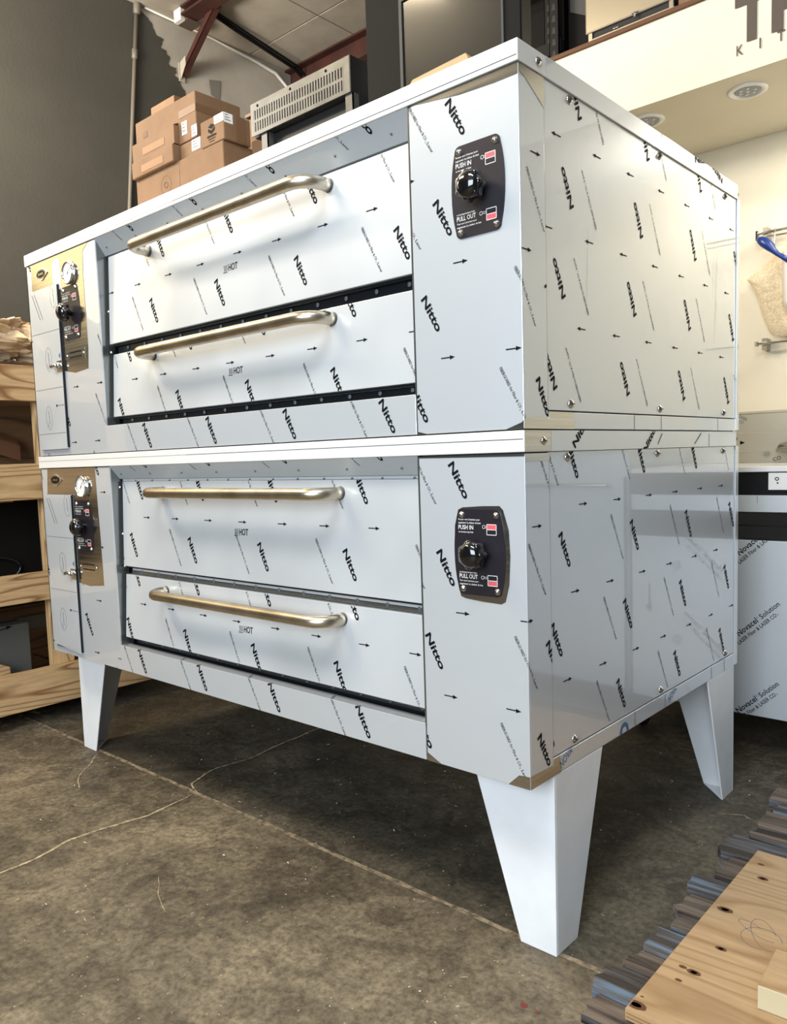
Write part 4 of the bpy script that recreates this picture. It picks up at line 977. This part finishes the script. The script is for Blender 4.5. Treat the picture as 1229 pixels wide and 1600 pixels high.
tag(m.build('grey_carton', None, .003), 'grey carton with a printed arrow at the crate bottom', 'box')
m = M(); m.hexa([(-.47, -.16, .20), (-.44, -.16, .20), (-.44, .02, .21), (-.47, .02, .21), (-.47, -.16, .33), (-.44, -.16, .33), (-.44, .02, .245), (-.47, .02, .245)], PINE)
tag(m.build('pine_offcut', None, .002), 'pale pine offcut wedged at the crate bottom', 'wood')
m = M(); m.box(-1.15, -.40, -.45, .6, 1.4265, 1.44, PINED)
m.build('lid_board', t)
# crumpled kraft bag on top
m = M(); nu, nv = 110, 64; vs = []
for j_ in range(nv+1):
    th = PI*j_/nv
    for i_ in range(nu):
        ph = 2*PI*i_/nu
        def se(v, e): return math.copysign(abs(v)**e, v)
        x_ = .24*se(math.sin(th), .6)*se(math.cos(ph), .6); y_ = .34*se(math.sin(th), .6)*se(math.sin(ph), .6); z_ = .095*se(math.cos(th), .7)
        p = Vector((x_, y_, z_)); 
        q = abs(noise.noise(p*8))*.9+abs(noise.noise(p*21+Vector((3, 1, 2))))*.7+abs(noise.noise(p*42+Vector((7, 1, 2))))*.35
        p = p*(1.16-.42*q); p.z = max(p.z, -.092)
        vs.append((p.x-.64, p.y+.05, p.z+1.44+.093))
m.add(vs, [(j_*nu+i_, (j_+1)*nu+i_, (j_+1)*nu+(i_+1) % nu, j_*nu+(i_+1) % nu) for j_ in range(nv) for i_ in range(nu)], KPAPER, False)
tag(m.build('kraft_paper_bundle'), 'crumpled kraft paper bundle lying on top of the crate', 'paper')

OLDB = mat('blue_stained_board', (84, 92, 104), .8)
noisy(OLDB, (52, 44, 38), (104, 128, 152), 9, (.35, 5, 5), 5, .6, 60, lo=.40, hi=.66, mid=(86, 84, 84))
OLDC = mat('brown_stained_board', (84, 72, 62), .8)
noisy(OLDC, (38, 30, 25), (128, 112, 98), 9, (.3, 6, 6), 5, .6, 60, lo=.36, hi=.68)
# ================================================================== PALLET, PLYWOOD, BLOCK
t = empty('wooden_pallet', (2.7, .5, 0), 'weathered blue-grey wooden pallet at the lower right', 'pallet')
rr = random.Random(12); y = -.32; k = 0
while y < 1.24:
    wd = rr.choice([.075, .085, .095, .06]); xe = rr.choice([2.165, 2.18, 2.20, 2.19, 2.17, 2.15]) if y < .4 else rr.choice([2.15, 2.17, 2.14, 2.18])
    yy = y; zz = .120-rr.uniform(0, .006)
    m = M(); n_ = 5; vs = []
    for q in range(n_+1):
        f_ = q/n_; xx = xe+rr.uniform(-.006, .010)+(.008 if q in (0, n_) else 0)
        for z_ in (zz-.022, zz): vs.append((xx+rr.uniform(0, .003), yy+wd*f_, z_))
    b0 = len(vs)
    for q in range(n_+1):
        for z_ in (zz-.022, zz): vs.append((3.35, yy+wd*q/n_, z_))
    fs = []
    for q in range(n_):
        a0 = 2*q; b_ = b0+2*q
        fs += [(a0+1, a0+3, b_+3, b_+1)[::-1], (a0, a0+2, b_+2, b_)]
    OW = (OLDB, OLDC, OLDC, OLDB, OLDC)[k % 5]
    m.add(vs, fs, OW)
    m.add([vs[i] for i in range(0, 2*(n_+1))], [(2*q, 2*q+1, 2*q+3, 2*q+2) for q in range(n_)], BLUEP if k % 3 != 1 else OW)
    m.add([vs[0], vs[1], vs[b0+1], vs[b0], vs[2*n_], vs[2*n_+1], vs[b0+2*n_+1], vs[b0+2*n_]], [(0, 3, 2, 1), (4, 5, 6, 7)], OLDB)
    m.build('deck_board', t); y += wd+rr.choice([.006, .004, .012, .020]); k += 1
for x_ in (2.20, 2.75, 3.25): m = M(); m.box(x_, x_+.06, -.30, 1.30, .0, .092, BLUEP if x_ < 2.3 else OLDW); m.build('stringer', t)
m = M(); m.box(2.238, 3.25, -.140, .505, .1215, .140, PLY)
PE = mat('ply_edge_dark', (150, 110, 66), .7)
for z_ in (.1265, .1325): m.box(2.240, 3.24, -.1406, -.1398, z_, z_+.0022, PE); m.box(2.2374, 2.2382, -.138, .503, z_, z_+.0022, PE)
F = Face((0, 0, .140), (1, 0, 0), (0, 1, 0), (0, 0, 1), (2.24, 3.24, -.139, .504), .0004)
def blob(x, y_, r, mt=KNOT, e=.6):
    F.put(m, [(x+r*math.cos(q*PI/7)*(1+.12*math.sin(3*q)), y_+r*e*math.sin(q*PI/7)) for q in range(14)], mt)
for x, y_, r in ((2.262, .447, .007), (2.283, .391, .011), (2.263, .232, .015), (2.300, .106, .010), (2.268, .016, .007), (2.288, .013, .012), (2.276, -.022, .006), (2.248, -.122, .017), (2.247, -.098, .003)):
    blob(x, y_, r)
    if r > .009: blob(x, y_, r*.5, PINED)
for (c_, rx, ry, an_) in (((2.345, .195), .020, .050, .5), ((2.345, .180), .034, .034, .2), ((2.33, .20), .012, .040, 1.1)):
    for q in range(20):
        a0, a1 = q*PI/13, (q+1)*PI/13
        pline(m, F, tr((rx*math.cos(a0), ry*math.sin(a0)), c_, an_), tr((rx*math.cos(a1), ry*math.sin(a1)), c_, an_), .0009, INKG)
o = tag(m.build('plywood_sheet', None), 'sheet of pale knotty plywood lying on the pallet', 'plywood')
m = M(); m.box(2.29, 3.2, .53, 1.1, .1215, .137, PLY); tag(m.build('plywood_sheet'), 'second plywood sheet further back on the pallet', 'plywood')
m = M(); m.box(0, .42, 0, .115, 0, .040, PLY); o = m.build('wood_block', None, .002, org=(0, 0, 0)); o.location = (2.398, -.012, .1405); o.rotation_euler = (0, 0, .05)
BE = mat('block_end', (196, 184, 150), .8)
o.data.materials.append(BE)
for p in o.data.polygons:
    if p.normal.y < -.9: p.material_index = 1
tag(o, 'cut block of pale wood resting on the plywood sheet', 'wood')
